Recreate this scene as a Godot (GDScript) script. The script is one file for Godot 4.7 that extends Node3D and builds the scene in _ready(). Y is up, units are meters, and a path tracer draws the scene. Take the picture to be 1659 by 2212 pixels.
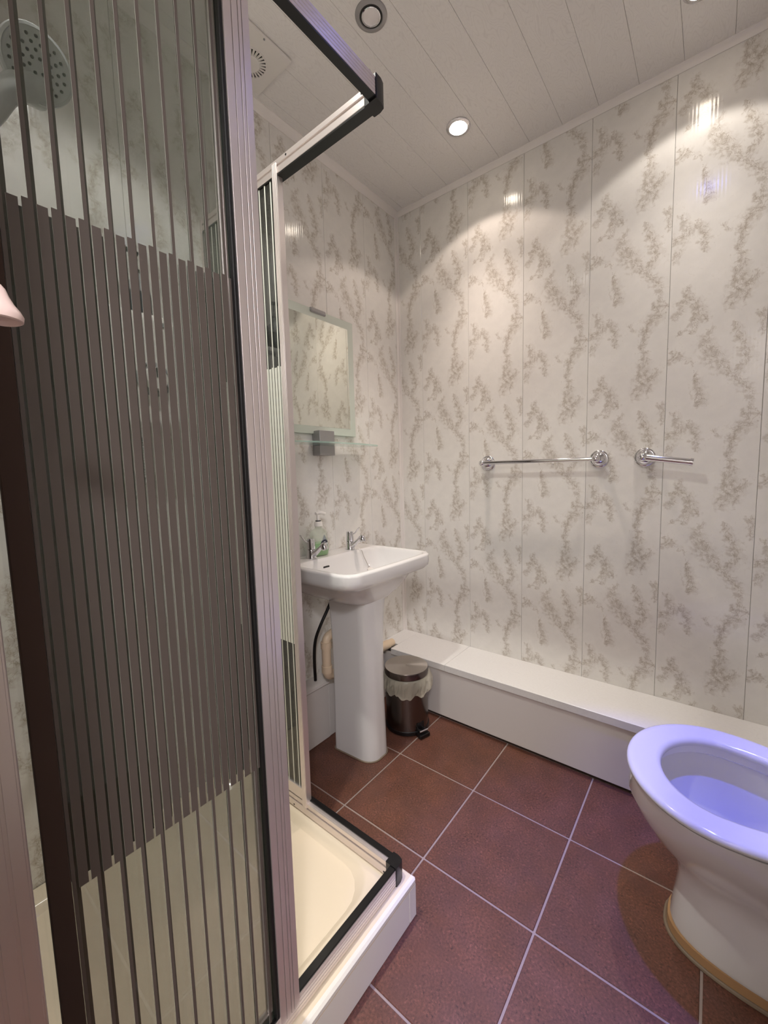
extends Node3D

# ---------------------------------------------------------------- mesh soup
class Soup:
	var v := PackedVector3Array()
	var t := PackedVector2Array()
	func tri(a: Vector3, b: Vector3, c: Vector3, ua := Vector2.ZERO, ub := Vector2.ZERO, uc := Vector2.ZERO) -> void:
		if (b - a).cross(c - a).length_squared() < 1e-18:
			return
		v.append(a); v.append(b); v.append(c)
		t.append(ua); t.append(ub); t.append(uc)
	func quad(a: Vector3, b: Vector3, c: Vector3, d: Vector3, ua := Vector2.ZERO, ub := Vector2.ZERO, uc := Vector2.ZERO, ud := Vector2.ZERO) -> void:
		tri(a, b, c, ua, ub, uc)
		tri(a, c, d, ua, uc, ud)
	func add(o: Soup, x := Transform3D.IDENTITY) -> void:
		for p in o.v:
			v.append(x * p)
		t.append_array(o.t)
	# turns a closed piece the right way out (clockwise fronts)
	func outward(from := 0) -> void:
		var c := Vector3.ZERO
		for i in range(from, v.size()):
			c += v[i]
		c /= max(1, v.size() - from)
		var vol := 0.0
		for i in range(from, v.size(), 3):
			vol += (v[i] - c).dot((v[i + 1] - c).cross(v[i + 2] - c))
		if vol > 0.0:
			for i in range(from, v.size(), 3):
				var q := v[i + 1]
				v[i + 1] = v[i + 2]
				v[i + 2] = q
				var w := t[i + 1]
				t[i + 1] = t[i + 2]
				t[i + 2] = w
	func mesh(angle := 40.0) -> ArrayMesh:
		var n := v.size()
		var fn := PackedVector3Array()
		var at := {}
		for i in range(0, n, 3):
			var k := (v[i + 2] - v[i]).cross(v[i + 1] - v[i])
			fn.append(k)
			for j in 3:
				var key := Vector3i((v[i + j] * 20000.0).round())
				if at.has(key):
					at[key].append(i / 3)
				else:
					at[key] = [i / 3]
		var nn := PackedVector3Array()
		nn.resize(n)
		var lim := cos(deg_to_rad(angle))
		for i in n:
			var own := fn[i / 3]
			var on := own.normalized()
			var s := Vector3.ZERO
			for f in at[Vector3i((v[i] * 20000.0).round())]:
				if fn[f].normalized().dot(on) > lim:
					s += fn[f]
			nn[i] = s.normalized() if s.length() > 0.0 else on
		var arr := []
		arr.resize(Mesh.ARRAY_MAX)
		arr[Mesh.ARRAY_VERTEX] = v
		arr[Mesh.ARRAY_NORMAL] = nn
		arr[Mesh.ARRAY_TEX_UV] = t
		var m := ArrayMesh.new()
		m.add_surface_from_arrays(Mesh.PRIMITIVE_TRIANGLES, arr)
		return m

func box(s: Soup, lo: Vector3, hi: Vector3, ch := 0.0) -> void:
	var from := s.v.size()
	var c := minf(ch, 0.49 * minf(hi.x - lo.x, minf(hi.y - lo.y, hi.z - lo.z)))
	var mid := (lo + hi) / 2.0
	var h := (hi - lo) / 2.0
	var ax := [Vector3.RIGHT, Vector3.UP, Vector3.BACK]
	for a in 3:
		var u: Vector3 = ax[(a + 1) % 3]
		var w: Vector3 = ax[(a + 2) % 3]
		var n: Vector3 = ax[a]
		var hn: float = h[a]
		var hu: float = h[(a + 1) % 3] - c
		var hw: float = h[(a + 2) % 3] - c
		for g in [-1.0, 1.0]:
			var o: Vector3 = mid + n * hn * g
			var p := [o - u * hu - w * hw, o + u * hu - w * hw, o + u * hu + w * hw, o - u * hu + w * hw]
			if g > 0.0:
				s.quad(p[3], p[2], p[1], p[0])
			else:
				s.quad(p[0], p[1], p[2], p[3])
	if c > 0.0:
		for a in 3:
			var u: Vector3 = ax[(a + 1) % 3]
			var w: Vector3 = ax[(a + 2) % 3]
			var n: Vector3 = ax[a]
			for g in [-1.0, 1.0]:
				for k in [-1.0, 1.0]:
					var e: Vector3 = n * (h[a] - c)
					var p1: Vector3 = mid + u * h[(a + 1) % 3] * g + w * (h[(a + 2) % 3] - c) * k
					var p2: Vector3 = mid + u * (h[(a + 1) % 3] - c) * g + w * h[(a + 2) % 3] * k
					var q := [p1 - e, p1 + e, p2 + e, p2 - e]
					if g * k > 0.0:
						q.reverse()
					s.quad(q[3], q[2], q[1], q[0])
		for gx in [-1.0, 1.0]:
			for gy in [-1.0, 1.0]:
				for gz in [-1.0, 1.0]:
					var o := mid + Vector3(h.x * gx, h.y * gy, h.z * gz)
					var a := o - Vector3(0, c * gy, c * gz)
					var b := o - Vector3(c * gx, 0, c * gz)
					var d := o - Vector3(c * gx, c * gy, 0)
					if gx * gy * gz > 0.0:
						s.tri(a, d, b)
					else:
						s.tri(a, b, d)
	if false:
		s.outward(from)

func bx(lo: Vector3, hi: Vector3, ch := 0.0) -> Soup:
	var s := Soup.new()
	box(s, lo, hi, ch)
	return s

# closed rings joined into a tube-like skin
func loft(s: Soup, rings: Array, cap0 := true, cap1 := true, fix := true) -> void:
	var from := s.v.size()
	var m: int = rings[0].size()
	for i in rings.size() - 1:
		var A: PackedVector3Array = rings[i]
		var B: PackedVector3Array = rings[i + 1]
		var v0 := float(i) / (rings.size() - 1)
		var v1 := float(i + 1) / (rings.size() - 1)
		for j in m:
			var k := (j + 1) % m
			s.quad(A[j], A[k], B[k], B[j], Vector2(float(j) / m, v0), Vector2(float(j + 1) / m, v0), Vector2(float(j + 1) / m, v1), Vector2(float(j) / m, v1))
	for e in 2:
		if (e == 0 and not cap0) or (e == 1 and not cap1):
			continue
		var Q: PackedVector3Array = rings[0] if e == 0 else rings[rings.size() - 1]
		var c := Vector3.ZERO
		for p in Q:
			c += p
		c /= m
		for j in m:
			var k := (j + 1) % m
			if e == 0:
				s.tri(c, Q[k], Q[j])
			else:
				s.tri(c, Q[j], Q[k])
	if fix:
		s.outward(from)

func ring(y: float, r: float, n := 32, rz := -1.0, c := Vector3.ZERO) -> PackedVector3Array:
	var q := PackedVector3Array()
	for i in n:
		var a := TAU * i / n
		q.append(c + Vector3(cos(a) * r, y, sin(a) * (r if rz < 0.0 else rz)))
	return q

# profile: Array of Vector2(r, y) turned about y
func lathe(s: Soup, prof: Array, n := 32, x := Transform3D.IDENTITY, caps := true) -> void:
	var rings := []
	for p in prof:
		var q := ring(p.y, maxf(p.x, 0.00002), n)
		for i in n:
			q[i] = x * q[i]
		rings.append(q)
	loft(s, rings, caps, caps)

func tube(s: Soup, path: Array, r, n := 14, caps := true) -> void:
	var rings := []
	var up := Vector3.UP
	var last := Vector3.ZERO
	for i in path.size():
		var d: Vector3 = (path[mini(i + 1, path.size() - 1)] - path[maxi(i - 1, 0)]).normalized()
		var sd: Vector3
		if i == 0:
			sd = d.cross(Vector3.UP if absf(d.y) < 0.9 else Vector3.RIGHT).normalized()
		else:
			sd = (last - d * last.dot(d)).normalized()
		last = sd
		var w := d.cross(sd)
		var rr: float = r[i] if r is Array else r
		var q := PackedVector3Array()
		for j in n:
			var a := TAU * j / n
			q.append(path[i] + (sd * cos(a) + w * sin(a)) * rr)
		rings.append(q)
	loft(s, rings, caps, caps)

# smooth path through points
func curve(pts: Array, per := 6) -> Array:
	var out := []
	for i in pts.size() - 1:
		var a: Vector3 = pts[maxi(i - 1, 0)]
		var b: Vector3 = pts[i]
		var c: Vector3 = pts[i + 1]
		var d: Vector3 = pts[mini(i + 2, pts.size() - 1)]
		for k in per:
			out.append(b.cubic_interpolate(c, a, d, float(k) / per))
	out.append(pts[pts.size() - 1])
	return out

# rounded rectangle ring in the x-z plane; rb back corners (low z), rf front corners (high z)
func rrect(x0: float, x1: float, z0: float, z1: float, rb: float, rf: float, y: float, nc := 8, ns := 6, bow := 0.0) -> PackedVector3Array:
	var q := PackedVector3Array()
	var cs := [[x1 - rf, z1 - rf, rf, 0.0], [x0 + rf, z1 - rf, rf, 90.0], [x0 + rb, z0 + rb, rb, 180.0], [x1 - rb, z0 + rb, rb, 270.0]]
	for k in 4:
		var c: Array = cs[k]
		for i in nc + 1:
			var a := deg_to_rad(c[3] + 90.0 * i / nc)
			q.append(Vector3(c[0] + cos(a) * c[2], y, c[1] + sin(a) * c[2]))
		var d: Array = cs[(k + 1) % 4]
		var e := q[q.size() - 1]
		var a2 := deg_to_rad(d[3])
		var f := Vector3(d[0] + cos(a2) * d[2], y, d[1] + sin(a2) * d[2])
		for i in range(1, ns):
			q.append(e.lerp(f, float(i) / ns))
	if bow > 0.0:
		for i in q.size():
			var fz: float = clampf((q[i].z - z0) / (z1 - z0), 0.0, 1.0)
			var ux: float = (q[i].x - (x0 + x1) / 2.0) / ((x1 - x0) / 2.0)
			q[i].z += bow * fz * (1.0 - ux * ux)
	return q

# ---------------------------------------------------------------- nodes
var used := {}
func numbered(n: String) -> String:
	var k: int = used.get(n, 0)
	used[n] = k + 1
	return n if k == 0 else "%s_%03d" % [n, k]

func tag(o: Node, label := "", category := "", group := "", kind := "") -> Node:
	if label: o.set_meta("label", label)
	if category: o.set_meta("category", category)
	if group: o.set_meta("group", group)
	if kind: o.set_meta("kind", kind)
	return o

func thing(called: String, at: Vector3, label := "", category := "", group := "", kind := "") -> Node3D:
	var o := Node3D.new()
	o.name = numbered(called)
	add_child(o)
	o.position = at
	tag(o, label, category, group, kind)
	return o

# commits world-space soup under a parent that may be moved
func part(called: String, s: Soup, m: Material, parent: Node3D, angle := 40.0) -> MeshInstance3D:
	var o := MeshInstance3D.new()
	o.name = called
	var base := world_at(parent)
	if base != Vector3.ZERO:
		for i in s.v.size():
			s.v[i] -= base
	o.mesh = s.mesh(angle)
	o.material_override = m
	o.cast_shadow = GeometryInstance3D.SHADOW_CASTING_SETTING_ON
	parent.add_child(o, true)
	return o

func world_at(n: Node3D) -> Vector3:
	var p := Vector3.ZERO
	var q: Node = n
	while q != null and q != self and q is Node3D:
		p += q.position
		q = q.get_parent()
	return p

func solo(called: String, s: Soup, m: Material, label: String, category: String, group := "", kind := "", angle := 40.0) -> MeshInstance3D:
	var lo := s.v[0]
	var hi := s.v[0]
	for p in s.v:
		lo = lo.min(p)
		hi = hi.max(p)
	var o := MeshInstance3D.new()
	o.name = numbered(called)
	var at := Vector3((lo.x + hi.x) / 2.0, lo.y, (lo.z + hi.z) / 2.0)
	for i in s.v.size():
		s.v[i] -= at
	o.mesh = s.mesh(angle)
	o.material_override = m
	add_child(o)
	o.position = at
	tag(o, label, category, group, kind)
	return o

# ---------------------------------------------------------------- materials
func srgb(r: float, g: float, b: float) -> Color:
	return Color(r / 255.0, g / 255.0, b / 255.0)

func mat(c: Color, rough := 0.5, metal := 0.0, spec := 0.5) -> StandardMaterial3D:
	var m := StandardMaterial3D.new()
	m.albedo_color = c
	m.roughness = rough
	m.metallic = metal
	m.metallic_specular = spec
	return m

func pane(c: Color, alpha: float, rough := 0.0) -> StandardMaterial3D:
	var m := mat(c, rough)
	m.transparency = BaseMaterial3D.TRANSPARENCY_ALPHA
	m.albedo_color.a = alpha
	return m

func noise_bytes(w: int, h: int, freq: float, sd: int, kind := FastNoiseLite.TYPE_SIMPLEX_SMOOTH, fr := FastNoiseLite.FRACTAL_FBM, oct := 4, warp := 0.0) -> PackedByteArray:
	var n := FastNoiseLite.new()
	n.seed = sd
	n.noise_type = kind
	n.frequency = freq
	n.fractal_type = fr
	n.fractal_octaves = oct
	if warp > 0.0:
		n.domain_warp_enabled = true
		n.domain_warp_amplitude = warp
		n.domain_warp_frequency = freq * 1.3
		n.domain_warp_fractal_octaves = 3
	var im := n.get_seamless_image(w, h, false, false, 0.12, true)
	im.convert(Image.FORMAT_L8)
	return im.get_data()

const PW := 0.2535
const PH := 0.648
func marble_texture() -> ImageTexture:
	var w := 512
	var h := 1312
	var strokes := [
		[[0.40, 1.53, .020], [0.526, 1.472, .024], [0.634, 1.434, .016], [0.725, 1.407, .011], [0.814, 1.381, .013], [0.888, 1.355, .010], [0.893, 1.323, .008], [0.85, 1.29, .014], [0.884, 1.253, .017], [0.769, 1.23, .019], [0.732, 1.213, .013], [0.70, 1.159, .009], [0.73, 1.12, .014], [0.73, 1.06, .022], [0.70, 1.01, .022], [0.617, 0.984, .010]],
		[[0.70, 1.575, .007], [0.776, 1.523, .015], [0.84, 1.47, .017], [0.777, 1.437, .012], [0.69, 1.41, .007]],
		[[0.87, 1.07, .012], [0.83, 1.03, .014], [0.75, 0.99, .01]],
		[[0.20, 1.725, .006], [0.19, 1.69, .012], [0.13, 1.655, .013], [0.069, 1.625, .008]],
		[[0.22, 1.69, .01], [0.30, 1.655, .018], [0.36, 1.62, .014], [0.44, 1.60, .006]],
		[[0.30, 1.65, .012], [0.29, 1.60, .010], [0.284, 1.569, .006], [0.18, 1.583, .005], [0.10, 1.572, .005]],
		[[0.0, 1.486, .007], [0.09, 1.497, .008], [0.134, 1.508, .008], [0.2, 1.482, .004], [0.31, 1.465, .005]],
		[[0.31, 1.44, .006], [0.34, 1.40, .011], [0.36, 1.369, .015], [0.395, 1.339, .012], [0.34, 1.33, .008]],
		[[0.10, 1.31, .006], [0.188, 1.259, .012], [0.15, 1.237, .016], [0.019, 1.233, .011]],
		[[0.255, 1.275, .007], [0.335, 1.24, .014], [0.368, 1.175, .007]],
		[[0.09, 1.194, .012], [0.044, 1.165, .010]],
		[[0.53, 1.24, .004], [0.60, 1.215, .005]],
		[[0.93, 1.30, .006], [1.0, 1.27, .006]], [[0.95, 1.6, .009], [0.98, 1.53, .006]],
		[[0.47, 1.575, .008], [0.46, 1.56, .006]], [[0.05, 1.52, .006], [0.07, 1.515, .005]],
	]
	var dens := PackedFloat32Array()
	dens.resize(w * h)
	for st in strokes:
		for i in st.size() - 1:
			var a: Array = st[i]
			var b: Array = st[i + 1]
			for k in 7:
				var f := k / 7.0
				var px: float = lerpf(a[0], b[0], f) * w
				var py: float = fposmod((2.008 - lerpf(a[1], b[1], f)) / PH, 1.0) * h
				var rad: float = lerpf(a[2], b[2], f) / PW * w * 2.0
				var R := int(ceil(rad))
				for dy in range(-R, R + 1):
					var yy := posmod(int(py) + dy, h)
					for dx in range(-R, R + 1):
						var xx := int(px) + dx
						if xx < 0 or xx >= w:
							continue
						var d := 1.0 - sqrt(float(dx * dx + dy * dy)) / rad
						if d > dens[yy * w + xx]:
							dens[yy * w + xx] = d
	# fine branching threads grown along every stroke
	var vein := PackedFloat32Array()
	vein.resize(w * h)
	var rng := RandomNumberGenerator.new()
	rng.seed = 23
	var pm := w / PW
	for st in strokes:
		for i in st.size() - 1:
			var a: Array = st[i]
			var b: Array = st[i + 1]
			var pa := Vector2(a[0] * w, (2.008 - a[1]) * pm)
			var pb := Vector2(b[0] * w, (2.008 - b[1]) * pm)
			var n := maxi(2, int(pa.distance_to(pb) / (0.0042 * pm)))
			for j in n:
				var f := float(j) / n
				var rad: float = lerpf(a[2], b[2], f) * pm
				for q in 2:
					var todo := [[pa.lerp(pb, f) + Vector2(rng.randf_range(-1, 1), rng.randf_range(-1, 1)) * rad * 0.75, (pb - pa).angle() + rng.randf_range(-1.1, 1.1) + (PI if rng.randf() < 0.25 else 0.0), rng.randf_range(0.5, 1.25) * rad * 1.1, rng.randf_range(0.9, 1.9)]]
					var guard := 0
					while todo.size() > 0 and guard < 9:
						guard += 1
						var g: Array = todo.pop_back()
						var p: Vector2 = g[0]
						var dir: float = g[1]
						var left: float = g[2]
						var full: float = maxf(g[2], 1.0)
						while left > 0.0:
							var th: float = g[3] * (0.35 + 0.65 * left / full)
							var R := int(ceil(th + 0.7))
							for dy in range(-R, R + 1):
								for dx in range(-R, R + 1):
									var xx := int(p.x) + dx
									if xx < 0 or xx >= w:
										continue
									var yy := posmod(int(p.y) + dy, h)
									var v := clampf(th + 0.6 - Vector2(xx + 0.5 - p.x, int(p.y) + dy + 0.5 - p.y).length(), 0.0, 1.0) * (0.55 + 0.45 * left / full)
									if v > vein[yy * w + xx]:
										vein[yy * w + xx] = v
							p += Vector2.from_angle(dir) * 1.3
							left -= 1.3
							dir += rng.randf_range(-0.34, 0.34)
							if rng.randf() < 0.055:
								todo.append([p, dir + (0.8 if rng.randf() < 0.5 else -0.8), left * 0.65, th * 0.8])
	var hh := h / 2
	var rid := noise_bytes(w, hh, 0.016, 11, FastNoiseLite.TYPE_SIMPLEX_SMOOTH, FastNoiseLite.FRACTAL_RIDGED, 3, 22.0)
	var rid2 := noise_bytes(w, hh, 0.034, 17, FastNoiseLite.TYPE_SIMPLEX_SMOOTH, FastNoiseLite.FRACTAL_RIDGED, 3, 14.0)
	var soft := noise_bytes(w, h, 0.008, 5, FastNoiseLite.TYPE_SIMPLEX_SMOOTH, FastNoiseLite.FRACTAL_FBM, 3)
	var mid := noise_bytes(w, h, 0.020, 41, FastNoiseLite.TYPE_SIMPLEX_SMOOTH, FastNoiseLite.FRACTAL_FBM, 3)
	var mid2 := noise_bytes(w, h, 0.020, 77, FastNoiseLite.TYPE_SIMPLEX_SMOOTH, FastNoiseLite.FRACTAL_FBM, 3)
	var bytes := PackedByteArray()
	bytes.resize(w * h * 3)
	for y in h:
		for x in w:
			var i := y * w + x
			# ragged edges: the strokes are looked up where the noise pushes them
			var wx := clampf(x + (mid[i] - 128) * 0.26, 0, w - 1.001)
			var wy := fposmod(y + (mid2[i] - 128) * 0.26, h)
			var d := dens[(int(wy) % h) * w + int(wx)]
			# lean the wisps a little, alternately left and right
			var lx := posmod(x + int(26.0 * sin(TAU * y / h) + (mid2[i] - 128) * 0.12), w)
			var hi := (y / 2) * w + lx
			var r := rid[hi] / 255.0
			var r2 := rid2[hi] / 255.0
			var m := mid[i] / 255.0
			var wide := smoothstep(0.02, 0.40, d)
			var core := smoothstep(0.12, 0.85, d)
			# a soft wash, with darker threads branching through it and a little beyond
			var wash := core * (0.14 + 0.40 * smoothstep(0.34, 0.70, m))
			var fil := maxf(smoothstep(0.72, 0.93, r), smoothstep(0.72, 0.95, r2) * 0.7)
			var k := wash * 0.8 + vein[i] * 0.52 + wide * fil * 0.22
			k += smoothstep(0.80, 0.97, r) * smoothstep(0.50, 0.72, soft[i] / 255.0) * 0.16
			k = clampf(k, 0.0, 1.0)
			var tone := 1.0 + (soft[i] / 255.0 - 0.5) * 0.03
			bytes[i * 3] = int(clampf(lerpf(235.0, 180.0, k) * tone, 0, 255))
			bytes[i * 3 + 1] = int(clampf(lerpf(232.0, 170.0, k) * tone, 0, 255))
			bytes[i * 3 + 2] = int(clampf(lerpf(226.0, 156.0, k) * tone, 0, 255))
	var im := Image.create_from_data(w, h, false, Image.FORMAT_RGB8, bytes)
	return ImageTexture.create_from_image(im)

func ripple_texture() -> ImageTexture:
	var w := 512
	var im := Image.create(w, 4, false, Image.FORMAT_L8)
	for x in w:
		var k := 0.5 + 0.32 * sin(TAU * x * 26.0 / w) + 0.18 * sin(TAU * x * 9.0 / w + 1.0)
		for y in 4:
			im.set_pixel(x, y, Color(k, k, k))
	return ImageTexture.create_from_image(im)

func tile_texture() -> ImageTexture:
	var w := 768
	var a := noise_bytes(w, w, 0.006, 3, FastNoiseLite.TYPE_SIMPLEX_SMOOTH, FastNoiseLite.FRACTAL_FBM, 3)
	var b := noise_bytes(w, w, 0.028, 8, FastNoiseLite.TYPE_SIMPLEX_SMOOTH, FastNoiseLite.FRACTAL_RIDGED, 4, 18.0)
	var c := noise_bytes(w, w, 0.10, 21, FastNoiseLite.TYPE_SIMPLEX_SMOOTH, FastNoiseLite.FRACTAL_FBM, 3)
	var e := noise_bytes(w, w, 0.35, 52, FastNoiseLite.TYPE_SIMPLEX_SMOOTH, FastNoiseLite.FRACTAL_FBM, 2)
	var bytes := PackedByteArray()
	bytes.resize(w * w * 3)
	for i in w * w:
		var vb := b[i] / 255.0
		var k := (a[i] / 255.0 - 0.5) * 0.20 + (c[i] / 255.0 - 0.5) * 0.34 + (e[i] / 255.0 - 0.5) * 0.30
		var pale := smoothstep(0.66, 0.92, vb) * smoothstep(0.45, 0.75, c[i] / 255.0)
		var dark := smoothstep(0.66, 0.92, vb) * smoothstep(0.45, 0.22, c[i] / 255.0)
		var l := 1.0 + k * 0.9 + pale * 0.22 - dark * 0.28
		var hue := (a[(i + 40000) % (w * w)] / 255.0 - 0.5) * 0.30
		bytes[i * 3] = int(clampf(99.0 * l * (1.0 + hue * 0.15), 0, 255))
		bytes[i * 3 + 1] = int(clampf(64.0 * l, 0, 255))
		bytes[i * 3 + 2] = int(clampf(52.0 * l * (1.0 - hue * 0.4), 0, 255))
	return ImageTexture.create_from_image(Image.create_from_data(w, w, false, Image.FORMAT_RGB8, bytes))

# wood-grain emboss: long along u
func grain_texture(lo: Color, hi: Color, sd: int, amount := 1.0) -> ImageTexture:
	var w := 1024
	var h := 256
	var n := FastNoiseLite.new()
	n.seed = sd
	n.frequency = 0.02
	n.fractal_octaves = 3
	var fin := noise_bytes(w, h, 0.08, sd + 4)
	var bytes := PackedByteArray()
	bytes.resize(w * h * 3)
	for y in h:
		for x in w:
			var q := n.get_noise_2d(x * 0.16, y * 0.55) * 9.0 + y * 0.05
			var r := absf(fposmod(q, 1.0) - 0.5) * 2.0
			var k := clampf(pow(r, 5.0) * 0.7 * amount + (fin[y * w + x] / 255.0 - 0.5) * 0.25, 0.0, 1.0)
			var c := hi.lerp(lo, k)
			var i := (y * w + x) * 3
			bytes[i] = int(c.r * 255)
			bytes[i + 1] = int(c.g * 255)
			bytes[i + 2] = int(c.b * 255)
	return ImageTexture.create_from_image(Image.create_from_data(w, h, false, Image.FORMAT_RGB8, bytes))

var M := {}

func make_materials() -> void:
	M.marble = mat(Color.WHITE, 0.13, 0.0, 0.5)
	M.marble.albedo_texture = marble_texture()
	M.marble.heightmap_enabled = true
	M.marble.heightmap_texture = ripple_texture()
	M.marble.heightmap_scale = 0.012
	M.tile = mat(Color.WHITE, 0.42, 0.0, 0.45)
	M.tile.albedo_texture = tile_texture()
	M.grout = mat(srgb(156, 140, 133), 0.85)
	M.plank = mat(Color.WHITE, 0.38, 0.0, 0.45)
	M.plank.albedo_texture = grain_texture(srgb(224, 220, 216), srgb(239, 236, 232), 7, 0.8)
	M.board = mat(Color.WHITE, 0.30, 0.0, 0.5)
	M.board.albedo_texture = grain_texture(srgb(219, 216, 213), srgb(231, 229, 226), 19, 0.5)
	M.trim = mat(srgb(240, 235, 230), 0.30)
	M.paint = mat(srgb(222, 216, 211), 0.45)
	M.core = mat(srgb(150, 142, 134), 0.9)
	M.gap = mat(srgb(60, 44, 36), 0.9)
	M.ceramic = mat(srgb(226, 224, 222), 0.08, 0.0, 0.5)
	M.ceramic.clearcoat_enabled = true
	M.ceramic.clearcoat = 0.5
	M.ceramic.clearcoat_roughness = 0.03
	M.tray = mat(srgb(228, 213, 190), 0.14)
	M.seat = mat(srgb(212, 211, 214), 0.12)
	M.chrome = mat(srgb(222, 222, 226), 0.06, 1.0)
	M.steel = mat(srgb(196, 190, 184), 0.32, 1.0)
	M.steel.anisotropy_enabled = true
	M.steel.anisotropy = 0.85
	M.bin = mat(srgb(120, 112, 108), 0.24, 1.0)
	M.alu = mat(srgb(226, 216, 213), 0.30, 0.72)
	M.alu_dark = mat(srgb(120, 104, 96), 0.45, 0.3)
	M.satin = mat(srgb(164, 162, 162), 0.42, 0.5)
	M.black = mat(srgb(11, 10, 11), 0.32)
	M.rubber = mat(srgb(10, 9, 9), 0.6)
	M.glass = pane(srgb(66, 80, 64), 0.21, 0.0)
	M.glass_side = pane(srgb(44, 48, 44), 0.42, 0.0)
	M.print_out = mat(srgb(88, 79, 73), 0.5)
	M.print_in = mat(srgb(222, 222, 212), 0.35)
	M.clear = pane(srgb(214, 236, 226), 0.12, 0.0)
	M.glass_edge = pane(srgb(190, 226, 212), 0.40, 0.03)
	M.mirror = mat(srgb(226, 230, 222), 0.0, 1.0)
	M.frost = mat(srgb(206, 213, 202), 0.40, 0.1)
	M.white_plastic = mat(srgb(232, 228, 222), 0.32)
	M.cream = mat(srgb(222, 200, 172), 0.4)
	M.grey_plastic = mat(srgb(150, 150, 152), 0.4)
	M.shower_grey = mat(srgb(188, 190, 190), 0.25)
	M.navy = mat(srgb(26, 30, 52), 0.35)
	M.green = pane(srgb(96, 186, 70), 0.62, 0.02)
	M.bottle = pane(srgb(214, 226, 206), 0.22, 0.02)
	M.label_silver = mat(srgb(150, 158, 160), 0.4, 0.3)
	M.bag = mat(srgb(226, 220, 200), 0.28)
	M.bag.transparency = BaseMaterial3D.TRANSPARENCY_ALPHA
	M.bag.albedo_color.a = 0.40
	M.tan = mat(srgb(176, 138, 98), 0.85)
	M.silicone = mat(srgb(128, 112, 94), 0.5)
	M.pink = mat(srgb(240, 214, 206), 0.3)
	M.cord = mat(srgb(232, 228, 222), 0.7)
	M.white_text = mat(srgb(238, 240, 242), 0.5)
	M.hall = mat(srgb(236, 232, 226), 0.7)
	M.hall_floor = mat(srgb(120, 98, 80), 0.7)

# ---------------------------------------------------------------- lamps
func downlight(at: Vector3, col: Color, glow: Color, wide: float, beam: float, label: String, lit := true, spread := 41.0, soft := 1.0, rim := 0.16) -> void:
	var o := thing("ceiling_downlight", at, label, "downlight", "recessed ceiling downlights")
	var s := Soup.new()
	lathe(s, [Vector2(0.0318, 0.0005), Vector2(0.0318, -0.0030), Vector2(0.0335, -0.0052), Vector2(0.0395, -0.0050), Vector2(0.0445, -0.0025), Vector2(0.0458, 0.0005)], 48, Transform3D(Basis(), at))
	part("trim_ring", s, M.chrome if lit else M.satin, o)
	if lit:
		s = Soup.new()
		lathe(s, [Vector2(0.0001, -0.0110), Vector2(0.012, -0.0104), Vector2(0.021, -0.0086), Vector2(0.0268, -0.0050), Vector2(0.0285, 0.0)], 32, Transform3D(Basis(), at))
		var g := mat(Color.WHITE, 0.4)
		g.emission_enabled = true
		g.emission = glow
		g.emission_energy_multiplier = 34.0
		part("bulb", s, g, o)
		for k in 2:
			var e := wide if k == 0 else beam
			if e <= 0.0:
				continue
			var l := SpotLight3D.new()
			l.name = "spill" if k == 0 else "beam"
			l.light_color = col
			l.light_energy = e
			l.light_size = 0.022
			l.spot_range = 8.0
			l.spot_attenuation = 2.0
			l.spot_angle = 57.5 if k == 0 else spread
			l.spot_angle_attenuation = rim if k == 0 else soft
			l.shadow_enabled = true
			l.rotation_degrees = Vector3(-90, 0, 0)
			o.add_child(l, true)
			l.position = Vector3(0, -0.014, 0)
	else:
		s = Soup.new()
		lathe(s, [Vector2(0.0315, -0.001), Vector2(0.0315, -0.0035), Vector2(0.0275, -0.0035), Vector2(0.0275, -0.001)], 40, Transform3D(Basis(), at))
		part("dark_gap", s, M.black, o)
		s = Soup.new()
		lathe(s, [Vector2(0.0270, -0.001), Vector2(0.0270, -0.0050), Vector2(0.0245, -0.0056), Vector2(0.0238, -0.0044)], 40, Transform3D(Basis(), at))
		part("lamp_rim", s, M.chrome, o)
		s = Soup.new()
		for k in 8:   # facets of the reflector
			var a0 := TAU * k / 8.0
			var a1 := TAU * (k + 1) / 8.0
			var am := (a0 + a1) / 2.0
			var c := at + Vector3(0, -0.0012, 0)
			var p0 := at + Vector3(cos(a0) * 0.0238, -0.0044, sin(a0) * 0.0238)
			var p1 := at + Vector3(cos(a1) * 0.0238, -0.0044, sin(a1) * 0.0238)
			var q := at + Vector3(cos(am) * 0.013, -0.0030, sin(am) * 0.013)
			s.tri(c, p0, q); s.tri(q, p0, p1); s.tri(c, q, p1)
		part("reflector", s, M.chrome, o, 5.0)

func hall_light(at: Vector3, col: Color, e: float) -> void:
	var o := thing("hall_ceiling_light", at, "round ceiling light in the hall outside the doorway", "ceiling light")
	var s := Soup.new()
	lathe(s, [Vector2(0.0001, -0.060), Vector2(0.08, -0.055), Vector2(0.13, -0.038), Vector2(0.15, -0.012), Vector2(0.15, -0.0005)], 40, Transform3D(Basis(), at))
	var g := mat(Color.WHITE, 0.4)
	g.emission_enabled = true
	g.emission = col
	g.emission_energy_multiplier = 2.0
	part("diffuser", s, g, o)
	var l := AreaLight3D.new()
	l.name = "glow"
	l.area_size = Vector2(0.28, 0.28)
	l.area_normalize_energy = true
	l.light_color = col
	l.light_energy = e
	l.area_range = 8.0
	l.area_attenuation = 2.0
	l.shadow_enabled = true
	l.rotation_degrees = Vector3(-90, 0, 0)
	o.add_child(l, true)
	l.position = Vector3(0, -0.064, 0)

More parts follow.
